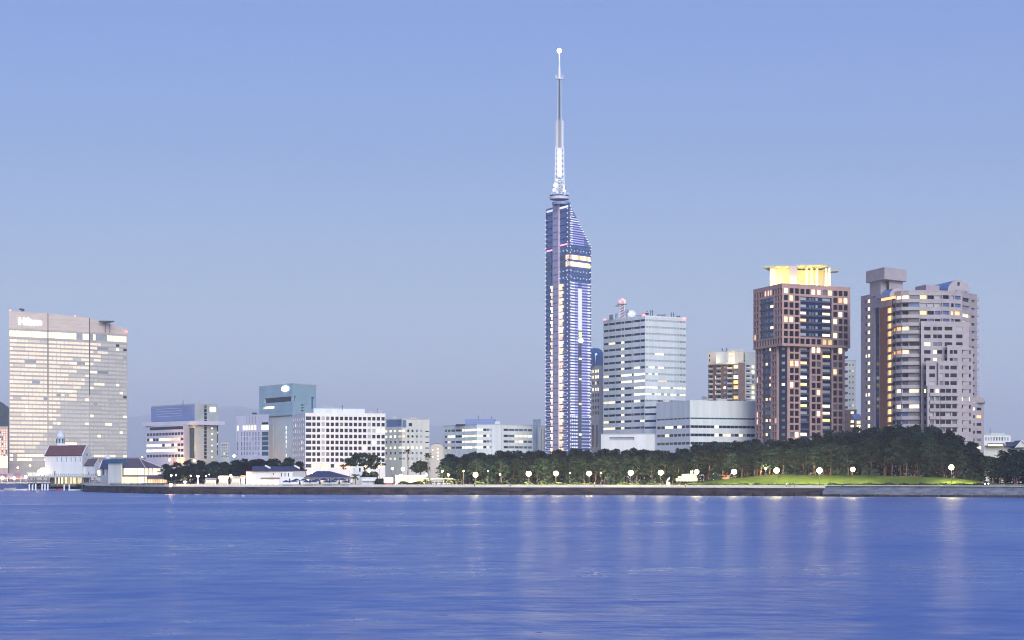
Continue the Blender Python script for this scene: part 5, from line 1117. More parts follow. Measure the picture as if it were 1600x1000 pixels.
b.prism([(x - w_, 1061.8), (x + w_, 1061.8), (x + w_, 1062.1), (x - w_, 1062.1)], zdeck + .8, Z(731, 1062), 'board_white'); part('panel', b, t); b = MB(); b.prism([(x - w_ - .2, 1061.7), (x, 1061.7), (x, 1062.2), (x - w_ - .2, 1062.2)], Z(731, 1062) + .01, [Z(729, 1062), Z(730.3, 1062), Z(730.3, 1062), Z(729, 1062)], 'timber_dark'); b.tube((x - 1, 1062, zdeck), (x - 1, 1062, zdeck + .8), .12, .12, 'timber_dark'); b.tube((x + 1, 1062, zdeck), (x + 1, 1062, zdeck + .8), .12, .12, 'timber_dark'); part('frame', b, t)
# boats
def boat(px, d, L, hgt, label, m, cabin=True, rot=0.0):
    x = X(px, d); t = thing('moored_boat', label, 'boat', (x, d, 0), None); b = MB(); secs = [(-.5, .8, 1.0), (-.3, 1.0, 1.0), (.1, 1.0, 1.05), (.35, .6, 1.2), (.5, .04, 1.4)]; W = L * .16; rows = []
    for s, w, hh in secs: rows.append([(x + s * L, d - W * w, hgt * hh), (x + s * L, d - W * w * .7, -.3), (x + s * L, d + W * w * .7, -.3), (x + s * L, d + W * w, hgt * hh)])
    for r0, r1 in zip(rows[:-1], rows[1:]):
        for i in range(3): b.face([r0[i], r1[i], r1[i + 1], r0[i + 1]], m)
        b.face([(p[0], p[1], p[2] - .15) for p in (r0[3], r1[3], r1[0], r0[0])], 'cool_panel')
    b.face(rows[0], m); part('hull', b, t)
    if cabin: b = MB(); b.prism([(x - .25 * L, d - W * .6), (x + .1 * L, d - W * .6), (x + .1 * L, d + W * .6), (x - .25 * L, d + W * .6)], hgt, [hgt + 1.1, hgt + .9, hgt + .9, hgt + 1.1], 'white_paint'); b.prism([(x - .2 * L, d - W * .62), (x + .05 * L, d - W * .62), (x + .05 * L, d + W * .62), (x - .2 * L, d + W * .62)], hgt + .35, hgt + .75, 'dark_glass'); part('cabin', b, t)
boat(16, 1062, 6.2, 1.0, 'pale grey open boat moored at the quay below the pink canopy', 'boat_hull', False); boat(34, 1056, 6, .6, 'low white boat moored between the grey boat and the pier piles', 'white_paint', False)
boat(91, 1026, 3.4, .8, 'small red boat moored before the lit rooms under the pier', 'red_trim', False); boat(118, 1024, 7, .6, 'flat white boat moored under the right end of the pier', 'white_paint', False); boat(-8, 1058, 5.5, 1.0, 'boat with a small cabin cut by the left edge at the quay', 'cool_panel')

# ================================================================ low buildings along the middle promenade
U = Bld('white_beach_house', 'long flat white lit building with red trim and navy roof on the promenade', 430, 840)
dU = wall_d(430) + 20; zu = 3.9; pU = [P2(384.5, dU + 4), P2(477, dU)]; f = Face(*pU)
U.shell(pU, zu, Z(736.8, dU), 'white_panel', {0: [f.op(px, px + 1.5, 738.8, 744.6, 'dark_glass') for px in (439, 444.5, 450)] + [f.op(426, 428, 739, 742, 'grey_glass'), f.op(456.5, 476, 737.6, 745, 'screen_glass', 'shutter')] + [f.op(a, a + 7, 750, 757.4, 'stall_light', 'shopfront') for a in (392, 401, 410, 419, 428)]}, 9, roof='red_trim', rh=.3)
b = MB(); b.prism([P2(394, dU + 1), P2(470, dU), P2(468, dU + 9), P2(394, dU + 9)], Z(736, dU) + .05, [Z(735.6, dU)] * 2 + [Z(728.5, dU)] * 2, 'navy_roof'); U.part('pitched_roof', b)
b = MB(); q0 = f.u(408); q1 = f.u(437); U.part('sign_band', U.slab(f, q0, q1, Z(748, dU), Z(746.2, dU), .5, 'brown_tile')); U.finish()
for px, lab in ((418, 'white tilted panel on the left of the navy roof of the beach house'), (463.5, 'white tilted panel at the right end of the navy roof of the beach house')):
    b = MB(); x = X(px, dU + 3); z = Z(730, dU); b.v = [(x - 1.2, dU + 3, z + .6), (x + .9, dU + 3, z - .5), (x + 1.2, dU + 4, z - .1), (x - .9, dU + 4, z + 1.0), (x - 1.2, dU + 3.2, z + .4), (x + .9, dU + 3.2, z - .7), (x + 1.2, dU + 4.2, z - .3), (x - .9, dU + 4.2, z + .8)]; b.f = [(0, 1, 2, 3), (7, 6, 5, 4), (0, 4, 5, 1), (1, 5, 6, 2), (2, 6, 7, 3), (3, 7, 4, 0)]; b.m = [b.mi('white_paint')] * 6; single('roof_panel', b, lab, 'roof panel', (x, dU + 3, z))
V = Bld('navy_roofed_pavilion', 'low open pavilion with broad navy hipped roof right of the white beach house', 520, 835); dV = wall_d(520) + 22; pV = [P2(475, dV + 6), P2(548, dV)]; f = Face(*pV)
V.shell(pV, 3.9, Z(747.3, dV), 'pale_concrete', {0: [f.op(479 + 7 * k, 484.5 + 7 * k, 748.4, 752.5, pick((2, 'warm_room'), (2, 'pale_glass'), (1, 'dim_room'))) for k in range(9)]}, 9, roof='navy_roof', rh=.15)
b = MB(); L_, R_2 = P2(474, dV + 4), P2(551, dV - 1.5); nb = Vector((.08, 11)); e = [L_, R_2, R_2 + nb, L_ + nb]; r1, r2 = P2(495, dV + 9), P2(515, dV + 7); z0_, z1_ = Z(747.2, dV) + .2, Z(736, dV + 6)
b.face([v3(e[0], z0_), v3(e[1], z0_), v3(r2, z1_), v3(r1, z1_)], 'navy_roof'); b.face([v3(e[1], z0_), v3(e[2], z0_), v3(r2, z1_)], 'navy_roof'); b.face([v3(e[2], z0_), v3(e[3], z0_), v3(r1, z1_), v3(r2, z1_)], 'navy_roof'); b.face([v3(e[3], z0_), v3(e[0], z0_), v3(r1, z1_)], 'navy_roof'); V.part('hipped_roof', b); V.finish()
Wk = Bld('white_kiosk_tower', 'small white two-storey kiosk tower with one dark tall window right of the navy-roofed pavilion', 559, 838); dW = wall_d(559) + 30; f = Face(P2(551, dW + 2), P2(568, dW)); Wk.shell([f.a, f.b], 3.9, Z(729.5, dW), 'white_panel', {0: [f.op(560.6, 563.4, 731, 737, 'dark_glass'), f.op(553.5, 554.6, 731.5, 736.5, 'pale_glass')]}, 5, roof='white_panel', rh=.25); Wk.finish()
# folded and open navy parasols before the pavilion
def parasol(px, d, s, label, openp):
    x = X(px, d); z0 = gz(px, d) if d - wall_d(px) > 11 else 3.22; t = thing('parasol', label, 'parasol', (x, d, z0), 'navy parasols on the promenade terrace'); b = MB(); b.tube((x, d, z0), (x, d, z0 + 2.7 * s), .06, .05, 'white_metal', 5); part('pole', b, t); b = MB()
    if openp: b.lathe((x, d, z0 + 2.0 * s), [(1.9 * s, -.12), (1.85 * s, 0), (1.0 * s, .42), (0, .75)], 'canopy_navy', 8)
    else: b.lathe((x, d, z0 + .75 * s), [(.12, 0), (.38, .15), (.34, .9), (.16, 1.6), (0, 1.9)], 'canopy_navy', 8)
    part('canopy', b, t)
xp = 447.0; k = 0
while xp < 550:
    op_ = k % 3 != 1; parasol(xp, wall_d(xp) + (12.5 if k % 2 else 8.5), rr(.8, .95), 'open navy parasol on the terrace before the navy-roofed pavilion' if op_ else 'folded navy parasol on the terrace before the navy-roofed pavilion', op_); xp += rr(4.2, 6.4); k += 1
# white van-like awning and dark round shrub
dA = wall_d(577) + 14; t = thing('white_tent', 'white awning tent with open dark front right of the dark palm', 'tent', (X(577, dA), dA, 3.9)); b = MB(); b.prism([P2(565, dA), P2(588.5, dA), P2(588.5, dA + 3), P2(565, dA + 3)], 3.9 + 1.5, [3.9 + 2.3, 3.9 + 2.3, 3.9 + 2.9, 3.9 + 2.9], 'white_paint'); part('roof', b, t); b = MB()
for px in (565.3, 577, 588.2): x = X(px, dA + .1); b.tube((x, dA + .1, 3.9), (x, dA + .1, 5.42), .1, .1, 'white_paint', 5)
parts('pole', b, t); b = MB(); b.prism([P2(566, dA + 2), P2(588, dA + 2), P2(588, dA + 2.2), P2(566, dA + 2.2)], 3.9, 5.4, 'cool_panel'); part('back_sheet', b, t)
# lit stalls
def stall(px, w, label, m, top, yt):
    d = wall_d(px) + 16; x = X(px, d); hw = w / 2 * d / F; t = thing('lit_stall', label, 'stall', (x, d, 3.9)); zt2 = Z(yt, d); b = MB(); b.prism([(x - hw, d), (x + hw, d), (x + hw, d + 3), (x - hw, d + 3)], zt2 - .25, [zt2, zt2, zt2 + .8, zt2 + .8], top); part('awning', b, t); b = MB(); b.prism([(x - hw + .2, d + 2.3), (x + hw - .2, d + 2.3), (x + hw - .2, d + 2.8), (x - hw + .2, d + 2.8)], 3.9, zt2 - .26, m); part('lit_back', b, t); b = MB(); b.prism([(x - hw + .2, d + .4), (x + hw - .2, d + .4), (x + hw - .2, d + 1), (x - hw + .2, d + 1)], 3.9, 4.85, 'cream_wall'); part('counter', b, t); b = MB()
    for s_ in (-1, 1): b.tube((x + s_ * (hw - .15), d + .1, 3.9), (x + s_ * (hw - .15), d + .1, zt2 - .25), .07, .07, 'grey_metal', 5)
    parts('post', b, t)
stall(328, 17, 'brightly lit stall with purple grey awning, first right of the small white post lamp', 'stall_light', 'mauve_tile', 750); stall(348, 15, 'brightly lit stall with self-glowing orange awning in the middle of the stall row', 'stall_light', 'stall_light', 746.5); stall(367, 14, 'brightly lit stall with cream awning left of the white beach house', 'stall_light', 'cream_wall', 747.5); stall(378.5, 7, 'narrow lit stall with self-glowing orange awning touching the white beach house', 'board_white', 'orange_room', 745.5)  # backs and orange awnings glow themselves, so the stall light is painted in
d = wall_d(607) + 14; x = X(607, d); t = thing('light_box', 'glaring white light box on a red base among the lamps right of the white tent', 'light box', (x, d, 3.9)); b = MB(); b.box((x, d, (Z(746, d) + Z(754.6, d)) / 2), (1, 0), 14 * d / F, .6, Z(746, d) - Z(754.6, d), 'board_white'); part('panel', b, t); b = MB(); b.box((x, d, 3.9 + .35), (1, 0), 2.6, 1, .7, 'red_trim'); part('base', b, t)
# warm-lit low restaurant behind the fan palms
Rr = Bld('lit_restaurant', 'low warm lit restaurant front behind the fan palms', 648, 832); dr = wall_d(645) + 26; f = Face(P2(618, dr), P2(664, dr)); Rr.shell([f.a, f.b], 3.9, Z(744, dr), 'cream_wall', {0: [f.op(619 + 5.6 * k, 624 + 5.6 * k, 745.2, 752, pick((1, 'white_room'), (2, 'dim_room'), (1, 'orange_room'))) for k in range(8)]}, 7); Rr.finish()
# pergola roof strip x 655-705
dg_ = wall_d(680) + 24; t = thing('pergola', 'long thin white pergola roof on posts behind the fan palms', 'pergola', (X(680, dg_), dg_, 3.9)); b = MB(); b.prism([P2(656, dg_), P2(708, dg_ - 1), P2(708, dg_ + 3), P2(656, dg_ + 4)], Z(748.6, dg_), Z(747.4, dg_), 'white_paint'); part('roof', b, t); b = MB()
for k in range(8): x = X(657 + 7.2 * k, dg_ + .4); b.tube((x, dg_ + .4, 3.9), (x, dg_ + .4, Z(748.6, dg_)), .1, .1, 'grey_metal', 5)
parts('post', b, t)
# white low benches x 676-705
for i, px in enumerate((678, 686, 694, 701)):
    d = wall_d(px) + 13; x = X(px, d); z = gz(px, d); t = thing('white_bench', ['leftmost low white bench in front of the fan palms', 'second low white bench from the left in front of the fan palms', 'third low white bench from the left in front of the fan palms', 'rightmost low white bench in front of the fan palms'][i], 'bench', (x, d, z), 'white benches before the fan palms'); b = MB(); b.box((x, d, z + .45), (1, 0), 1.35, .5, .14, 'white_paint'); part('seat', b, t)
    for s_ in (-.5, .5): b = MB(); b.box((x + s_, d, z + .19), (1, 0), .12, .4, .38, 'grey_concrete'); part('leg', b, t)
# stone steps monument and white sculpture on the lawn, red bench
d = wall_d(1072) + 22; x = X(1072, d); t = thing('stepped_platform', 'pale tiered stone platform on the grass bank behind a lamp', 'platform', (x, d, gz(1072, d))); 
for i, (a, c, y0, y1) in enumerate(((1056, 1090, 750.5, 747.3), (1060, 1089, 747.3, 743.8), (1065, 1088, 743.8, 740.5))): b = MB(); b.prism([P2(a, d + i * 1.5), P2(c, d + i * 1.5), P2(c, d + 9), P2(a, d + 9)], Z(y0 + 1.5, d), Z(y1, d), 'revetment'); part('step', b, t)
b = MB(); 
for px in (1079.5, 1082): b.tube((X(px, d + 5), d + 5, Z(740.6, d)), (X(px, d + 5), d + 5, Z(735, d)), .25, .2, 'white_paint', 6)
parts('pillar', b, t)
d = wall_d(1044) + 12.6; x = X(1044, d); zb2 = gz(1044, d); t = thing('white_sculpture', 'small white abstract sculpture at the promenade edge left of the stone platform', 'sculpture', (x, d, zb2)); b = MB(); b.box((x, d, zb2 + .5), (1, 0), 1.3, .9, 1.0, 'white_paint'); part('plinth', b, t); b = MB(); b.path([(x - .3, d, zb2 + 1), (x - .35, d, zb2 + 1.7), (x + .1, d, zb2 + 2.2), (x + .55, d, zb2 + 2.6), (x + .4, d, zb2 + 3.0)], [.3, .24, .3, .2, .08], 'white_paint', 8); part('figure', b, t)
d = wall_d(1134) + 34; x = X(1134, d); z = gz(1134, d); t = thing('red_shelter', 'low red-roofed rest shelter on the grass bank left of a lamp', 'shelter', (x, d, z)); b = MB(); b.box((x, d, Z(742.8, d)), (1, .05), 3.4, 1.6, .22, 'red_trim'); part('roof', b, t); b = MB(); b.box((x, d, (z + Z(743.3, d)) / 2), (1, .05), 2.8, .25, max(.4, Z(743.3, d) - z), 'brown_tile'); part('back', b, t)

# ================================================================ trees
def quads_mesh(name, cen, size, nrm_up, m, aspect=1.0):
    # many small leaf tufts as one mesh; cen (n,3), size (n,)
    n = len(cen); R = np.random.default_rng(len(cen) + int(abs(cen[0, 0]) * 1000))
    a = R.normal(size=(n, 3)); a[:, 2] *= .6; a /= np.linalg.norm(a, axis=1)[:, None]
    w = R.normal(size=(n, 3)); w[:, 2] += nrm_up; c = np.cross(a, w); c /= np.linalg.norm(c, axis=1)[:, None]
    s = size[:, None]; v = np.empty((n, 4, 3)); v[:, 0] = cen - a * s - c * s * aspect * .6; v[:, 1] = cen + a * s * .9 - c * s * aspect; v[:, 2] = cen + a * s + c * s * aspect * .7; v[:, 3] = cen - a * s * .8 + c * s * aspect
    me = bpy.data.meshes.new(name); me.vertices.add(n * 4); me.vertices.foreach_set('co', v.reshape(-1)); me.loops.add(n * 4); me.loops.foreach_set('vertex_index', np.arange(n * 4, dtype=np.int32)); me.polygons.add(n); me.polygons.foreach_set('loop_start', np.arange(0, n * 4, 4, dtype=np.int32)); me.materials.append(MATS[m]); me.update(calc_edges=True); me.validate(); return me
def crown_pts(seed, clumps, per, fn, rad):
    R = np.random.default_rng(seed); out = []; sz = []
    for _ in range(clumps):
        c, k = fn(R); per = int(R.integers(24, 44)); p = R.normal(size=(per, 3)); p /= np.linalg.norm(p, axis=1)[:, None]; p *= (R.random(per) ** .5)[:, None]; p *= np.array([1, 1, .55]) * rad * k; out.append(p + c); sz.append(R.uniform(.2, .46, per))
    return np.concatenate(out), np.concatenate(sz)
PINES = []
for s_ in range(8):
    R0 = random.Random(100 + s_); H0 = 14.0; lean = R0.uniform(-.9, .9); lean2 = R0.uniform(-.6, .6); wid = R0.uniform(2.9, 3.9); base_ = R0.uniform(.12, .34)
    def fn(R, lean=lean, lean2=lean2, wid=wid, base_=base_):
        t = R.random() ** .8; a = R.random() * 6.283; prof = (math.sin(math.pi * min(1, .18 + t * .80)) ** .7) * (1.0 if t < .6 else 1.05 - .25 * (t - .6)); r = wid * prof * math.sqrt(R.random()) * 1.05
        z = H0 * (base_ + (.97 - base_) * t); f = z / H0; return np.array([lean * f + r * math.cos(a), lean2 * f + r * math.sin(a), z]), .7 + .6 * R.random()
    c, z = crown_pts(s_ + 1, 58, 34, fn, 1.2); cm = quads_mesh('crown', c, z, .8, 'pine_leaf', .55)
    b = MB(); pts = [(lean * f * f + .25 * math.sin(f * 5 + s_), lean2 * f + .2 * math.cos(f * 4 + s_), H0 * f) for f in (0, .15, .3, .45, .6, .75, .9)]; b.path(pts, [.30, .25, .22, .19, .15, .11, .06], 'bark', 7)
    for k in range(9):
        f = R0.uniform(base_ - .08, .85); a = R0.uniform(0, 6.283); p = Vector((lean * f * f + .25 * math.sin(f * 5 + s_), lean2 * f, H0 * f)); L = wid * R0.uniform(.5, .85); q = p + Vector((math.cos(a) * L, math.sin(a) * L, L * .35)); b.tube(p, p.lerp(q, .5) + Vector((0, 0, .2)), .10, .07, 'bark', 5); b.tube(p.lerp(q, .5) + Vector((0, 0, .2)), q, .07, .03, 'bark', 5)
    PINES.append((b.mesh('trunk'), cm))
def plant_tree(nm, label, cat, group, protos, k, x, y, z0, hgt, wid_s, H0=14.0):
    t = thing(nm, label, cat, (x, y, z0), group); t.rotation_euler = (0, 0, rr(0, 6.28)); sc = hgt / H0; t.scale = (sc * wid_s, sc * wid_s, sc)
    for pn, me in zip(('trunk', 'crown'), protos[k % len(protos)]): o = link(bpy.data.objects.new(pn, me)); o.parent = t
    return t
TX = [250, 262, 285, 320, 350, 400, 430, 452, 466, 474, 690, 700, 718, 730, 760, 800, 850, 900, 940, 975, 1000, 1015, 1035, 1072, 1086, 1100, 1120, 1145, 1165, 1180, 1230, 1260, 1280, 1300, 1330, 1360, 1400, 1430, 1450, 1480, 1500, 1515, 1525, 1533, 1542, 1555, 1570, 1600, 1660]
TY = [726, 722, 719, 716, 716.5, 715, 713, 714, 719, 726, 712, 709, 708, 706, 703, 702, 702.5, 700, 701, 699, 697, 699, 701, 701, 694, 690, 688, 687, 687, 684, 684, 680, 676, 672, 668, 665, 663, 661, 662, 669, 677, 687, 699, 714, 713, 705, 701, 699, 696]
def top_y(px): return float(np.interp(px, TX, TY))
ntree = 0
def grove(p0, p1, rows, step, lab_f, lab_b, group):
    global ntree
    for ri, (s, off) in enumerate(rows):
        px = p0 + rr(0, step)
        while px < p1:
            d = wall_d(px) + s + rr(-2.5, 2.5); x = X(px, d); z0 = gz(px, d) - .15; yt = top_y(px) + off + abs(random.gauss(0, 2.4)) + (0 if ri == len(rows) - 1 else rr(-1, 5)); zt2 = Z(yt, d); hgt = max(5, zt2 - z0)
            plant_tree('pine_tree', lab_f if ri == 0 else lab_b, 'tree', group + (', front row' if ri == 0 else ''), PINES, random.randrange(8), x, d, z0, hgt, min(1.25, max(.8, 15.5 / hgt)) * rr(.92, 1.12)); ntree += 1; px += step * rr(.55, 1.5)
grove(254, 472, [(44, 7), (56, 3), (70, 0)], 15, 'dark pine in the front row of the left grove behind the lit stalls', 'dark pine at the back of the left grove below the offices', 'pines of the left grove')
grove(690, 1062, [(33, 9), (46, 5), (60, 2), (76, 0)], 16.5, 'pine with lamp-lit trunk in the front row of the centre grove', 'dark pine behind the front row of the centre grove below the spired tower', 'pines of the centre grove')
grove(1064, 1300, [(38, 14), (48, 8), (62, 3), (78, 0)], 16, 'pine with lamp-lit trunk at the edge of the lawn below the gold-crowned tower', 'dark pine behind the lawn-edge row below the gold-crowned tower', 'pines below the gold-crowned tower')
grove(1296, 1532, [(46, 20), (58, 13), (70, 7), (84, 2), (98, 0)], 16, 'tall pine with visible trunk along the lawn below the mauve stepped apartments', 'dark tall pine behind the lawn-edge row below the mauve stepped apartments', 'pines below the mauve apartments')
grove(1542, 1640, [(20, 5), (34, 0)], 15, 'dark tree in front of the right-edge clump behind the grey railing', 'dark tree at the back of the right-edge clump behind the grey railing', 'trees at the right edge')
def undergrowth(p0, p1, s, hgt, seed):
    R = np.random.default_rng(seed); n = int((p1 - p0) * .25 * hgt * 5); px = R.uniform(p0, p1, n); c = []
    for q in px:
        d = wall_d(q) + s + R.uniform(-4, 4); x = X(q, d); c.append((x, d, ground_z(x, d) + (R.random() ** .8) * hgt * (.75 + .25 * math.sin(q * .21) * math.sin(q * .057))))
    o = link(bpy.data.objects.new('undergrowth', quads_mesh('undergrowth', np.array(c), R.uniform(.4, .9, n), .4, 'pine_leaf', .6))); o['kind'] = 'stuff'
undergrowth(700, 1064, 84, 9.5, 5); undergrowth(1060, 1300, 88, 9.5, 6); undergrowth(1296, 1540, 104, 10, 7); undergrowth(256, 470, 76, 7, 8); undergrowth(1545, 1650, 42, 7, 9)
for k_, (a_, c_, s_, h_) in enumerate(((755, 775, 30, 3), (797, 820, 31, 3.4), (846, 862, 30, 3), (884, 908, 31, 3.6), (946, 974, 30, 3.4), (1002, 1022, 31, 3), (1108, 1136, 36, 3), (1226, 1256, 36, 3.6), (1298, 1322, 43, 3.2), (1348, 1372, 43, 3.4), (1440, 1472, 43, 3.4), (1498, 1536, 40, 4))): undergrowth(a_, c_, s_, h_, 40 + k_)
def dome_tree(nm, label, px, d, yt, y0, half, hgt_frac, seed, m='broad_leaf'):
    x = X(px, d); z0 = gz(px, d); zt2 = Z(yt, d); zb2 = Z(y0, d); r = half * d / F
    def fn(R):
        a = R.random() * 6.283; t = R.random(); q = math.sqrt(R.random()); zz_ = zb2 + (zt2 - zb2 - .7) * (t ** .7); k = math.sqrt(max(0.05, 1 - ((zz_ - zb2) / (zt2 - zb2)) ** 2)); return np.array([r * k * q * math.cos(a), r * k * q * math.sin(a), zz_ - z0]), .8 + .5 * R.random()
    c, s = crown_pts(seed, 95, 42, fn, 1.1); t = thing(nm, label, 'tree', (x, d, z0)); o = link(bpy.data.objects.new('crown', quads_mesh('crown', c, s, .5, m, .7))); o.parent = t
    b = MB(); b.path([(x, d, z0), (x + .1, d, z0 + (zb2 - z0) * .6), (x, d, zb2 + 1)], [.45, .35, .25], 'bark', 8)
    for k in range(7): a = k * .9; b.tube((x, d, zb2 - .3), (x + r * .6 * math.cos(a), d + r * .6 * math.sin(a), zb2 + (zt2 - zb2) * .5), .18, .06, 'bark', 5)
    part('trunk', b, t)
dome_tree('umbrella_tree', 'broad dark dome-shaped tree in front of the white grid-windowed office', 570, wall_d(570) + 62, 707.5, 733, 36, .7, 31)
dome_tree('round_tree', 'small round dark tree in front of the pale grey office', 657, wall_d(657) + 48, 719.5, 738, 14.5, .7, 32)
dome_tree('round_shrub', 'dark round shrub right of the white tent below the lamps', 594.5, wall_d(594) + 16, 747.5, 757.5, 6, .7, 33); dome_tree('leafy_tree', 'small leafy tree among the glaring lamps beside the white kiosk tower', 578, wall_d(578) + 26, 736, 748, 12, .7, 34)
def palm(px, d, yt, y0, fr, label, nf=15, seed=1, trunk_r=.22):
    x = X(px, d); zt2 = Z(yt, d); z0 = min(gz(px, d), zt2 - .8); R = random.Random(seed); t = thing('palm_tree', label, 'palm', (x, d, z0)); b = MB(); hh = zt2 - z0
    b.path([(x, d, z0), (x + .15, d, z0 + hh * .5), (x, d, zt2)], [trunk_r * 1.2, trunk_r, trunk_r * .85], 'palm_bark', 8); part('trunk', b, t); b = MB()
    for k in range(nf):
        a = k * 2.4 + R.uniform(-.2, .2); el = R.uniform(-.35, 1.1); L = fr * R.uniform(.85, 1.1); prev = Vector((x, d, zt2)); v = Vector((math.cos(a) * math.cos(el), math.sin(a) * math.cos(el), math.sin(el)))
        for j in range(7):
            q = prev + v * (L / 7); side = v.cross(Vector((0, 0, 1))).normalized(); wl = fr * .28 * math.sin(math.pi * (j + 1.2) / 8.6)
            for s_ in (-1, 1): b.face([prev, q, q + side * s_ * wl * .9 + v * .12 - Vector((0, 0, wl * .45)), prev + side * s_ * wl * .55 - Vector((0, 0, wl * .3))], 'palm_leaf')
            prev = q; v = (v + Vector((0, 0, -.20))).normalized()
    part('fronds', b, t)
palm(637, wall_d(637) + 55, 704.5, 735, 1.9, 'slim tall palm against the pale grey office, left of the round tree', seed=3); palm(668.5, wall_d(668) + 40, 711, 752, 2.0, 'tall palm with long thin trunk just right of the round tree', seed=4)
palm(555, wall_d(555) + 16, 744.5, 757, 2.2, 'small dark palm at the right end of the navy-roofed pavilion', seed=5); palm(289, wall_d(289) + 15, 746, 757, 1.9, 'short lit palm between the orange spotlight and the white post lamp', seed=6)
for i, (px, lab) in enumerate(((664, 'low lit fan palm, leftmost of the five beside the white benches'), (670.5, 'low lit fan palm, second from the left of the five beside the white benches'), (697, 'low lit fan palm in the middle of the five, behind the right white benches'), (704, 'low lit fan palm, fourth from the left of the five beside the white benches'), (713.5, 'low lit fan palm, rightmost of the five beside the white benches'))): palm(px, wall_d(px) + 16 + i % 2 * 2, 750.8 - (i % 2), 757.5, 1.5, lab, 13, 20 + i, .18)
def hedge(pa, pb3, s, hgt, dep, label, dens=26, m='hedge_leaf'):
    A_, Bq_ = P2(pa, wall_d(pa) + s), P2(pb3, wall_d(pb3) + s); L = (Bq_ - A_).length; n = int(L * hgt * dep * dens) + 60; R = np.random.default_rng(int(pa * 10)); tt = R.random(n); mid = (A_ + Bq_) / 2; z0 = ground_z(mid.x, mid.y); ex_ = np.minimum(1, np.minimum(tt, 1 - tt) * L / 1.2) ** .5
    zz_ = np.array([ground_z(*(A_ + (Bq_ - A_) * float(q))) for q in tt]); c = np.stack([A_.x + (Bq_.x - A_.x) * tt - mid.x, A_.y + (Bq_.y - A_.y) * tt - mid.y + R.uniform(-dep / 2, dep / 2, n), zz_ - z0 + R.random(n) ** .8 * hgt * (.75 + .25 * np.sin(tt * L * .9)) * ex_], 1)
    o = link(bpy.data.objects.new('hedge', quads_mesh('hedge', c, R.uniform(.14, .3, n), .5, m, .7))); o.location = (mid.x, mid.y, z0); tag(o, label, 'hedge')
hedge(740, 762, 15, 1.1, 2, 'low hedge left of the short lamp in the left half of the centre grove'); hedge(781, 797, 14.5, 1.3, 2, 'rounded bright lit hedge just right of the short lamp before the centre grove'); hedge(815, 838, 14.5, .9, 1.5, 'low hedge at a lamp foot below the right end of the long low office'); hedge(840, 859, 14, 1.2, 1.6, 'dark trimmed hedge directly below the tall spired tower'); hedge(862, 888, 14.5, 1.0, 1.6, 'hedge around the foot of the second lamp left of the tall spired tower base')
hedge(893, 928, 15, .9, 1.6, 'long low hedge below the right side of the tall spired tower'); hedge(965, 1000, 15, .9, 1.6, 'low lit hedge below the middle of the banded tower'); hedge(1010, 1040, 15, .8, 1.4, 'low hedge left of the white sculpture'); hedge(622, 662, 15, 1.4, 2.4, 'bushy lit hedge in front of the warm lit restaurant', m='palm_leaf')
hedge(1052, 1172, 13.5, .85, 1.3, 'dark trimmed hedge along the lawn foot below the stepped platform'); hedge(1176, 1288, 13.5, .85, 1.3, 'dark trimmed hedge along the lawn foot below the gold-crowned tower'); hedge(1292, 1400, 13.5, 1.0, 1.4, 'dark trimmed hedge along the lawn foot left half below the mauve apartments'); hedge(1404, 1545, 13.5, 1.0, 1.4, 'long dark hedge along the lawn foot at the right before the railing')

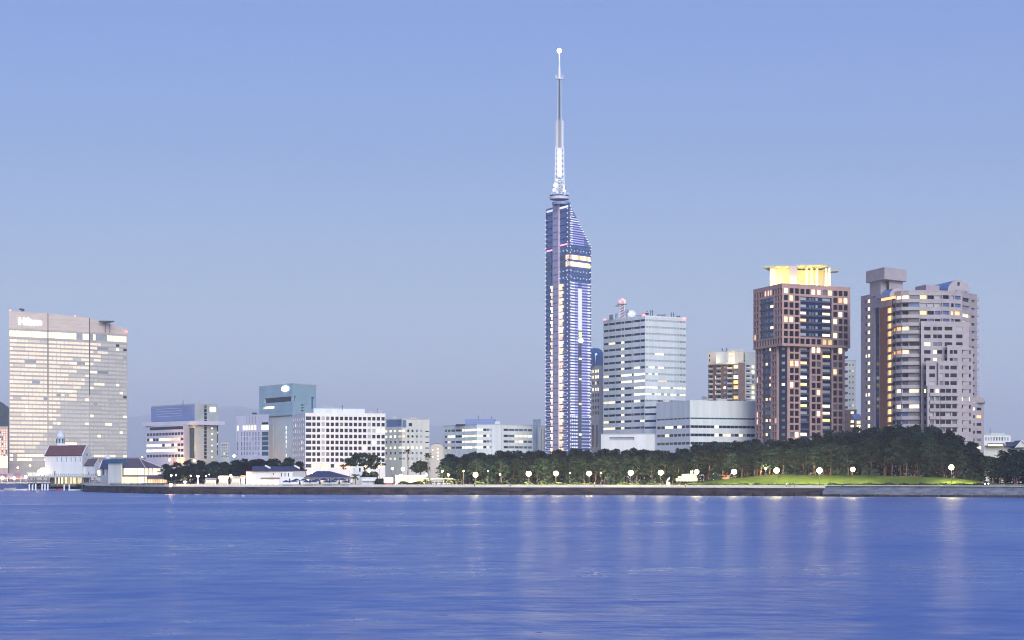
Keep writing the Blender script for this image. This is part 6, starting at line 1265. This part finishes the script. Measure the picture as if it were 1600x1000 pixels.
# ================================================================ lamps
def lamp(px, py, s, label, m='lamp_globe', r=.95, kind='globe', group='park lamps along the promenade'):
    d = wall_d(px) + s; x = X(px, d); z0 = gz(px, d); zh = max(Z(py, d), z0 + 1.2); t = thing('park_lamp', label, 'lamp', (x, d, z0), group); b = MB(); b.tube((x, d, z0), (x, d, z0 + .5), .16, .13, 'dark_metal', 8); b.tube((x, d, z0 + .5), (x, d, zh - r * .9), .09, .07, 'dark_metal', 8); part('post', b, t)
    b = MB(); r *= rr(.86, 1.08); b.ball((x, d, zh), r, m, 12, 8); part('globe', b, t, smooth=True); b = MB(); b.lathe((x, d, zh + r * .92), [(r * .5, -.1), (r * .45, .05), (0, .16)], 'dark_metal', 10); part('cap', b, t)
for a in ((743, 741.8, 13, 'lamp at the left end of the centre grove'), (781.5, 741.3, 17, 'smaller lamp beside the rounded lit hedge', 'lamp_globe', .3), (826, 740, 13, 'lamp below the gap between the long low office and the spired tower'), (868.5, 739.7, 13, 'lamp directly below the lift shaft of the tall spired tower'), (920.5, 739.8, 13, 'lamp below the right edge of the tall spired tower'), (985.5, 738.8, 13, 'lamp below the middle of the white banded tower'), (1032.5, 738.3, 13, 'lamp left of the stepped stone platform'), (1088.5, 737.3, 14, 'lamp at the right end of the stepped stone platform'), (1147, 737, 13, 'lamp right of the red-roofed rest shelter'),
          (1196.5, 732.2, 36, 'lamp standing up the bank just left of its taller pair below the gold-crowned tower', 'lamp_globe', .4), (1213.5, 735, 13, 'lamp at the lawn foot below the left half of the gold-crowned tower'), (1263, 723, 46, 'high lamp among the trees below the gold-crowned tower', 'lamp_globe', .4), (1280.5, 735, 13, 'lamp where the dark sea wall meets the pale revetment'), (1332.5, 733.3, 13, 'lamp at the lawn foot below the narrow gap between the apartment towers'), (1419, 716.5, 50, 'highest lamp, among tall pine trunks below the mauve apartments', 'lamp_globe', .42), (1486.5, 730, 16, 'rightmost bright lamp on the lawn below the mauve apartments'),
          (890.3, 739, 26, 'tiny white lamp among the trunks below the spired tower', 'lamp_white', .2), (939, 739.2, 18, 'small white lamp on a dark post right of the spired tower', 'lamp_white', .22), (762.5, 736, 26, 'tiny lamp in the trees above the low hedge of the centre grove', 'lamp_white', .2),
          (724.3, 736, 16, 'small yellowish lamp at the left fringe of the centre grove', 'lamp_globe', .24), (700.5, 742, 16, 'lamp above the right white benches and fan palms', 'lamp_globe', .45), (691, 736.2, 28, 'lamp behind the pergola among thin trunks', 'lamp_globe', .38), (666, 742.3, 16, 'lamp above the leftmost fan palm', 'lamp_globe', .45),
          (629.5, 733, 26, 'glaring white lamp before the pale grey office', 'lamp_white', .62), (613, 732, 34, 'pinkish lamp left of the glaring white lamp', 'lamp_orange', .42), (626, 742.5, 22, 'low white lamp under the glaring white lamp', 'lamp_white', .4), (592.5, 729.5, 34, 'orange lamp in front of the dome-shaped tree', 'lamp_orange', .5), (577, 736, 24, 'white lamp just right of the white kiosk tower', 'lamp_white', .5), (571, 728.5, 36, 'dim orange lamp above the white kiosk tower right edge', 'lamp_orange', .25),
          (487, 738, 30, 'pale green-white lamp between the beach house and the navy-roofed pavilion', 'lamp_white', .42), (360.5, 743.5, 18, 'bright lamp over the stalls left of the beach house', 'lamp_white', .55), (322, 744, 20, 'small yellow lamp above the purple stall', 'lamp_globe', .2), (327, 741.5, 22, 'tiny lamp above the purple stall awning', 'lamp_white', .16), (267.5, 743, 20, 'bright lamp just right of the lit terrace annex', 'lamp_white', .4), (275, 742, 24, 'small teal lamp right of the terrace annex', 'lamp_teal', .3),
          (298, 743.5, 18, 'low twin lamp left of the white post lamp', 'lamp_globe', .26)): lamp(*a)
# white column lamps with mushroom heads
for px, py, lab in ((309.3, 744.2, 'white flared post lamp with a mushroom head left of the stalls'), (289, 753.5, 'short white bollard lamp under the lit palm'), (380.5, 748, 'white flared post lamp touching the left end of the beach house')):
    d = wall_d(px) + 12.4; x = X(px, d); z0 = gz(px, d); zh = max(Z(py, d), z0 + 1.1); t = thing('post_lamp', lab, 'lamp', (x, d, z0), 'white post lamps'); b = MB(); b.lathe((x, d, z0), [(.55, 0), (.5, .2), (.25, (zh - z0) * .5), (.16, zh - z0 - .25)], 'white_paint', 10); part('column', b, t); b = MB(); b.lathe((x, d, zh - .25), [(.15, 0), (.55, .1), (.6, .3), (.35, .45), (0, .5)], 'lamp_small', 10); part('head', b, t)
d = wall_d(267) + .5; x = X(267, d); t = thing('quay_spotlight', 'orange spotlight on a short mast at the sea wall edge by the terrace annex', 'spotlight', (x, d, 3.25)); b = MB(); b.tube((x, d, 3.25), (x, d, Z(758.6, d) + .1), .12, .1, 'dark_metal', 6); part('mast', b, t); b = MB(); b.ball((x, d - .15, Z(757.5, d)), .62, 'lamp_orange', 12, 8); part('lamp', b, t, smooth=True)
for px, py, d, r, lab in ((4, 746.5, 1110, .9, 'added bright lamp under the pink canopy at the very left edge'), (22, 747, 1110, .8, 'added bright lamp under the middle of the pink canopy on the left quay'), (40, 745.5, 1105, .8, 'added bright lamp at the right end of the pink canopy by the kiosk'), (61, 746, 1056, .7, 'added bright lamp on the pier deck edge in front of the lit kiosk')):  # lamps added to throw warm light columns on the left water
    x = X(px, d); z0 = 3.2 if px < 45 else zdeck; zh = Z(py, d) if px < 45 else zdeck + 2.6; t = thing('added_quay_lamp', lab, 'lamp', (x, d, z0), 'added lamps on the left quay'); b = MB(); b.tube((x, d, z0), (x, d, zh), .12, .1, 'grey_metal', 6); part('post', b, t); b = MB(); b.ball((x, d, zh), r, 'lamp_quay_added', 10, 6); part('lamp_head', b, t, smooth=True)
# street lamps at the hotel foot
for px, py, d, lab in ((28, 731, 1640, 'orange street lamp at the left foot of the beige hotel'), (47, 727, 1640, 'tall street lamp midway along the beige hotel foot'), (150, 722, 1500, 'street lamp above the plum-roofed gable house'), (196, 717, 1450, 'orange street lamp above the lit pavilion roof'), (222, 715, 1450, 'orange street lamp left of the slab-eaved office'), (265, 718.5, 1270, 'left orange lamp at the foot of the slab-eaved office'), (278, 719, 1270, 'right orange lamp at the foot of the slab-eaved office'), (303.5, 719.5, 1262, 'orange lamp under the glass corner of the slab-eaved office'), (505, 731, 1000, 'orange street lamp at the foot of the white grid office'), (546, 731, 1010, 'orange street lamp at the right foot of the white grid office'), (366, 712.5, 1190, 'pale lamp above the left grove at the foot of the teal office wing')):
    x = X(px, d); zh = Z(py, d); t = thing('street_lamp', lab, 'lamp', (x, d, 3.2), 'street lamps behind the shore'); b = MB(); b.tube((x, d, 3.2), (x, d, zh), .14, .1, 'grey_metal', 6); part('post', b, t); b = MB(); b.ball((x, d, zh), .75, 'lamp_sodium' if px != 366 else 'lamp_small', 10, 6); part('lamp_head', b, t, smooth=True)
b = MB(); b.prism([P2(120, 1490), P2(288, 1268), P2(290, 1275), P2(120, 1500)], [Z(724, 1490), Z(724, 1268), Z(724, 1275), Z(724, 1500)], [Z(715, 1490), Z(714.5, 1268), Z(714.5, 1275), Z(715, 1500)], 'pink_wall')
x, d = X(200, 1390), 1390; t = thing('elevated_road', 'pinkish elevated roadway band below the slab-eaved office', 'viaduct', (x, d, 3.2)); part('deck', b, t); b = MB()
for k in range(6): f_ = (k + .5) / 6; p = P2(120, 1495).lerp(P2(288, 1271), f_); b.box((p.x, p.y, 7), (1, 0), 2.5, 2.5, 8.4, 'grey_concrete')
parts('pier', b, t)

# ================================================================ people and a car
def person_mesh(pose):
    if pose == 'stand': J = [((0, 0, .92), .15), ((0, 0, 1.18), .14), ((0, 0, 1.40), .16), ((0, -.01, 1.50), .06), ((0, -.02, 1.60), .10), ((0, -.01, 1.70), .085), ((.10, 0, .86), .10), ((.11, -.02, .48), .07), ((.12, .02, .08), .05), ((.12, -.14, .04), .04), ((-.10, 0, .86), .10), ((-.12, .04, .48), .07), ((-.13, .1, .08), .05), ((-.13, -.05, .04), .04), ((.21, 0, 1.38), .06), ((.26, .03, 1.12), .05), ((.27, -.08, .88), .04), ((-.21, 0, 1.38), .06), ((-.27, .03, 1.12), .05), ((-.26, -.06, .88), .04)]
    else: J = [((0, 0, .50), .16), ((0, .04, .75), .14), ((0, .02, .98), .16), ((0, 0, 1.08), .06), ((0, -.03, 1.18), .10), ((0, -.02, 1.28), .085), ((.10, -.05, .48), .10), ((.12, -.45, .48), .075), ((.12, -.48, .08), .05), ((.12, -.62, .04), .04), ((-.10, -.05, .48), .10), ((-.13, -.45, .48), .075), ((-.13, -.48, .08), .05), ((-.13, -.62, .04), .04), ((.21, .02, .96), .06), ((.25, -.05, .72), .05), ((.16, -.28, .60), .04), ((-.21, .02, .96), .06), ((-.26, -.05, .72), .05), ((-.16, -.28, .60), .04)]
    Ed = [(0, 1), (1, 2), (2, 3), (3, 4), (4, 5), (0, 6), (6, 7), (7, 8), (8, 9), (0, 10), (10, 11), (11, 12), (12, 13), (2, 14), (14, 15), (15, 16), (2, 17), (17, 18), (18, 19)]
    me = bpy.data.meshes.new('p'); me.from_pydata([j[0] for j in J], Ed, []); o = link(bpy.data.objects.new('p', me)); sk = o.modifiers.new('s', 'SKIN'); sv = me.skin_vertices[0].data
    for v, j in zip(sv, J): v.radius = (j[1], j[1])
    sv[0].use_root = True; o.modifiers.new('u', 'SUBSURF').levels = 1; dg = bpy.context.evaluated_depsgraph_get(); dg.update(); m2 = bpy.data.meshes.new_from_object(o.evaluated_get(dg)); bpy.data.objects.remove(o); return m2
PM = {p: person_mesh(p) for p in ('stand', 'sit')}
def person(px, s, pose, cloth, label, rot, z=None):
    d = wall_d(px) + s; x = X(px, d); z = (gz(px, d) if s > 11 else 3.25) if z is None else z; me = PM[pose].copy(); me.materials.clear(); neck = 1.47 if pose == 'stand' else 1.05; hip = .9 if pose == 'stand' else .56
    for m in (cloth, 'cloth_dark', 'skin'): me.materials.append(MATS[m])
    for p in me.polygons: c = p.center; p.material_index = 2 if c.z > neck or (abs(c.x) > .2 and c.z < hip + .02 and c.z > .5 and pose == 'stand') else (1 if c.z < hip else 0); p.use_smooth = True
    o = link(bpy.data.objects.new('person', me)); o.location = (x, d, z); o.rotation_euler = (0, 0, rot); tag(o, label, 'person'); b = MB(); b.ball((0, .025, neck + .19), .112, 'hair_black', 8, 6); h_ = link(bpy.data.objects.new('hair', b.mesh('hair', smooth=True))); h_.parent = o
person(728, .45, 'sit', 'cloth_white', 'person in white sitting on the sea wall edge left of the centre grove', 0, 3.0); person(741.5, .4, 'sit', 'cloth_dark', 'person in dark clothes sitting on the sea wall edge below the leftmost grove lamp', 0, 3.0)
person(792, 5, 'sit', 'cloth_white', 'person in a white top sitting, left one of a pair by the rounded hedge', .4, 2.95); person(797.5, 5, 'sit', 'cloth_blue', 'person in a blue top sitting, right one of a pair by the rounded hedge', -.4, 2.95)
person(929, 6, 'stand', 'cloth_white', 'person in white walking on the promenade right of the spired tower lamp', 1.4); person(938, 6, 'stand', 'cloth_dark', 'person in dark clothes walking below the small white lamp on a dark post', -1.4)
person(1060.5, 7, 'sit', 'cloth_white', 'person in white sitting on the promenade below the stepped platform', 0, 2.95); person(1071, 7, 'sit', 'cloth_red', 'person in a red top sitting on the promenade below the stepped platform', .2, 2.95)
person(1229, 6, 'stand', 'cloth_white', 'person in white standing on the promenade below the gold-crowned tower, left of three', .2); person(1234.5, 6.2, 'stand', 'cloth_dark', 'person in dark clothes standing in the middle of three on the promenade', 2.2); person(1241, 6, 'stand', 'cloth_blue', 'person in a blue top standing at the right of three on the promenade', -1.2)
person(1317, -.2, 'sit', 'cloth_dark', 'person in dark clothes sitting on top of the pale revetment', -.5, 3.5); person(1321.5, 1.6, 'stand', 'cloth_dark', 'person in dark clothes standing beside the sitting one on the pale revetment', .6)
def car(px, s, label, rot):
    d = wall_d(px) + s; x = X(px, d); z0 = gz(px, d); t = thing('parked_car', label, 'car', (x, d, z0)); t.rotation_euler = (0, 0, rot); b = MB()
    prof = [(-2.1, .35), (-2.1, .85), (-1.9, .95), (-1.3, 1.0), (-.8, 1.42), (.7, 1.45), (1.4, 1.02), (2.0, .9), (2.1, .7), (2.1, .35)]; n = len(prof); W = .85
    L = [(p[0], -W * (1 if p[1] < 1.1 else .82), p[1]) for p in prof]; R = [(p[0], W * (1 if p[1] < 1.1 else .82), p[1]) for p in prof]
    b.face(L, 'car_dark'); b.face(R[::-1], 'car_dark')
    for i in range(n): j = (i + 1) % n; b.face([L[i], R[i], R[j], L[j]], 'dark_glass' if i in (3, 5) else 'car_dark')
    part('body', b, t, base=Vector((0, 0, 0)))
    for wx in (-1.3, 1.3):
        for wy in (-.85, .85): b = MB(); b.tube((wx, wy - .1, .33), (wx, wy + .1, .33), .33, .33, 'tyre', 14); b.tube((wx, wy - .11, .33), (wx, wy + .11, .33), .18, .18, 'grey_metal', 10); part('wheel', b, t, base=Vector((0, 0, 0)))
    for wy in (-.6, .6): b = MB(); b.ball((2.08, wy, .68), .2, 'headlight', 8, 5); part('headlight', b, t, base=Vector((0, 0, 0)))
car(1538.5, 15, 'dark car with its headlights on at the right end of the lawn', -1.45)

# ================================================================ sky, sun, haze, camera
w = bpy.data.worlds.new('World'); C.world = w; w.use_nodes = True; nt = w.node_tree; bg = nt.nodes['Background']; out = nt.nodes['World Output']
SUN_AZ, SUN_EL = 168.0, 10.0     # set sun behind the camera, a little to its right
sk = nt.nodes.new('ShaderNodeTexSky'); sk.sky_type = 'NISHITA'; sk.sun_disc = False; sk.sun_elevation = math.radians(SUN_EL); sk.sun_rotation = math.radians(SUN_AZ); sk.ozone_density = 4.0; sk.air_density = 1.0; sk.dust_density = 1.0
nt.links.new(sk.outputs[0], bg.inputs[0]); bg.inputs[1].default_value = 0.05
tc = nt.nodes.new('ShaderNodeTexCoord'); sp = nt.nodes.new('ShaderNodeSeparateXYZ'); nt.links.new(tc.outputs['Generated'], sp.inputs[0])
rp = nt.nodes.new('ShaderNodeValToRGB'); e = rp.color_ramp.elements
def lin(c): return tuple((v / 255 / 12.92) if v / 255 <= .04045 else ((v / 255 + .055) / 1.055) ** 2.4 for v in c) + (1,)
e[0].position = 0.0; e[0].color = lin((205, 210, 226)); e[1].position = 1.0; e[1].color = lin((98, 130, 205))
for p, c in ((.04, (196, 211, 232)), (.095, (157, 175, 207)), (.158, (122, 145, 201)), (.235, (104, 128, 200)), (.45, (100, 124, 196))): q = e.new(p); q.color = lin(c)
nt.links.new(sp.outputs['Z'], rp.inputs[0]); bg2 = nt.nodes.new('ShaderNodeBackground'); nt.links.new(rp.outputs[0], bg2.inputs[0]); bg2.inputs[1].default_value = 0.92
ad = nt.nodes.new('ShaderNodeAddShader'); nt.links.new(bg.outputs[0], ad.inputs[0]); nt.links.new(bg2.outputs[0], ad.inputs[1]); nt.links.new(ad.outputs[0], out.inputs[0])
sl = bpy.data.lights.new('sun', 'SUN'); sl.energy = 3.0; sl.angle = math.radians(32); sl.color = (1.0, .95, .90); so = link(bpy.data.objects.new('sun', sl))
az, el = math.radians(SUN_AZ), math.radians(SUN_EL + 10); dv = Vector((math.sin(az) * math.cos(el), math.cos(az) * math.cos(el), math.sin(el))); so.rotation_euler = dv.to_track_quat('Z', 'Y').to_euler()
HAZE = True
if HAZE:
    b = MB(); b.prism([(-32000, -450), (32000, -450), (32000, 34800), (-32000, 34800)], -2.5, 1200, 'coping'); hm = bpy.data.materials.new('haze_air'); hm.use_nodes = True; n2 = hm.node_tree; n2.nodes.remove(n2.nodes['Principled BSDF']); pv = n2.nodes.new('ShaderNodeVolumePrincipled'); pv.inputs['Color'].default_value = (.97, .99, 1, 1); pv.inputs['Density'].default_value = 8e-5; n2.links.new(pv.outputs[0], n2.nodes['Material Output'].inputs['Volume']); MATS['haze_air'] = hm; b.names = ['haze_air']; hz = struct('haze', b, kind='stuff')
cam = bpy.data.cameras.new('camera'); co = link(bpy.data.objects.new('camera', cam)); co.location = (0, 0, H); co.rotation_euler = (math.pi / 2, 0, 0); cam.sensor_width = 36; cam.lens = 36 * F / 1600; cam.shift_y = (HY - 500) / 1600; cam.clip_end = 100000; cam.clip_start = 1; C.camera = co
C.view_settings.view_transform = 'Standard'; C.view_settings.look = 'None'; C.view_settings.exposure = 0; C.view_settings.gamma = 1
C.cycles.sample_clamp_direct = 18; C.cycles.sample_clamp_indirect = 4; C.cycles.volume_bounces = 4; C.cycles.max_bounces = 6; C.render.filter_size = 1.1; C.cycles.use_denoising = True; C.cycles.pixel_filter_type = 'BLACKMAN_HARRIS'; C.cycles.filter_width = 1.1
print('trees', ntree, 'objects', len(bpy.data.objects))
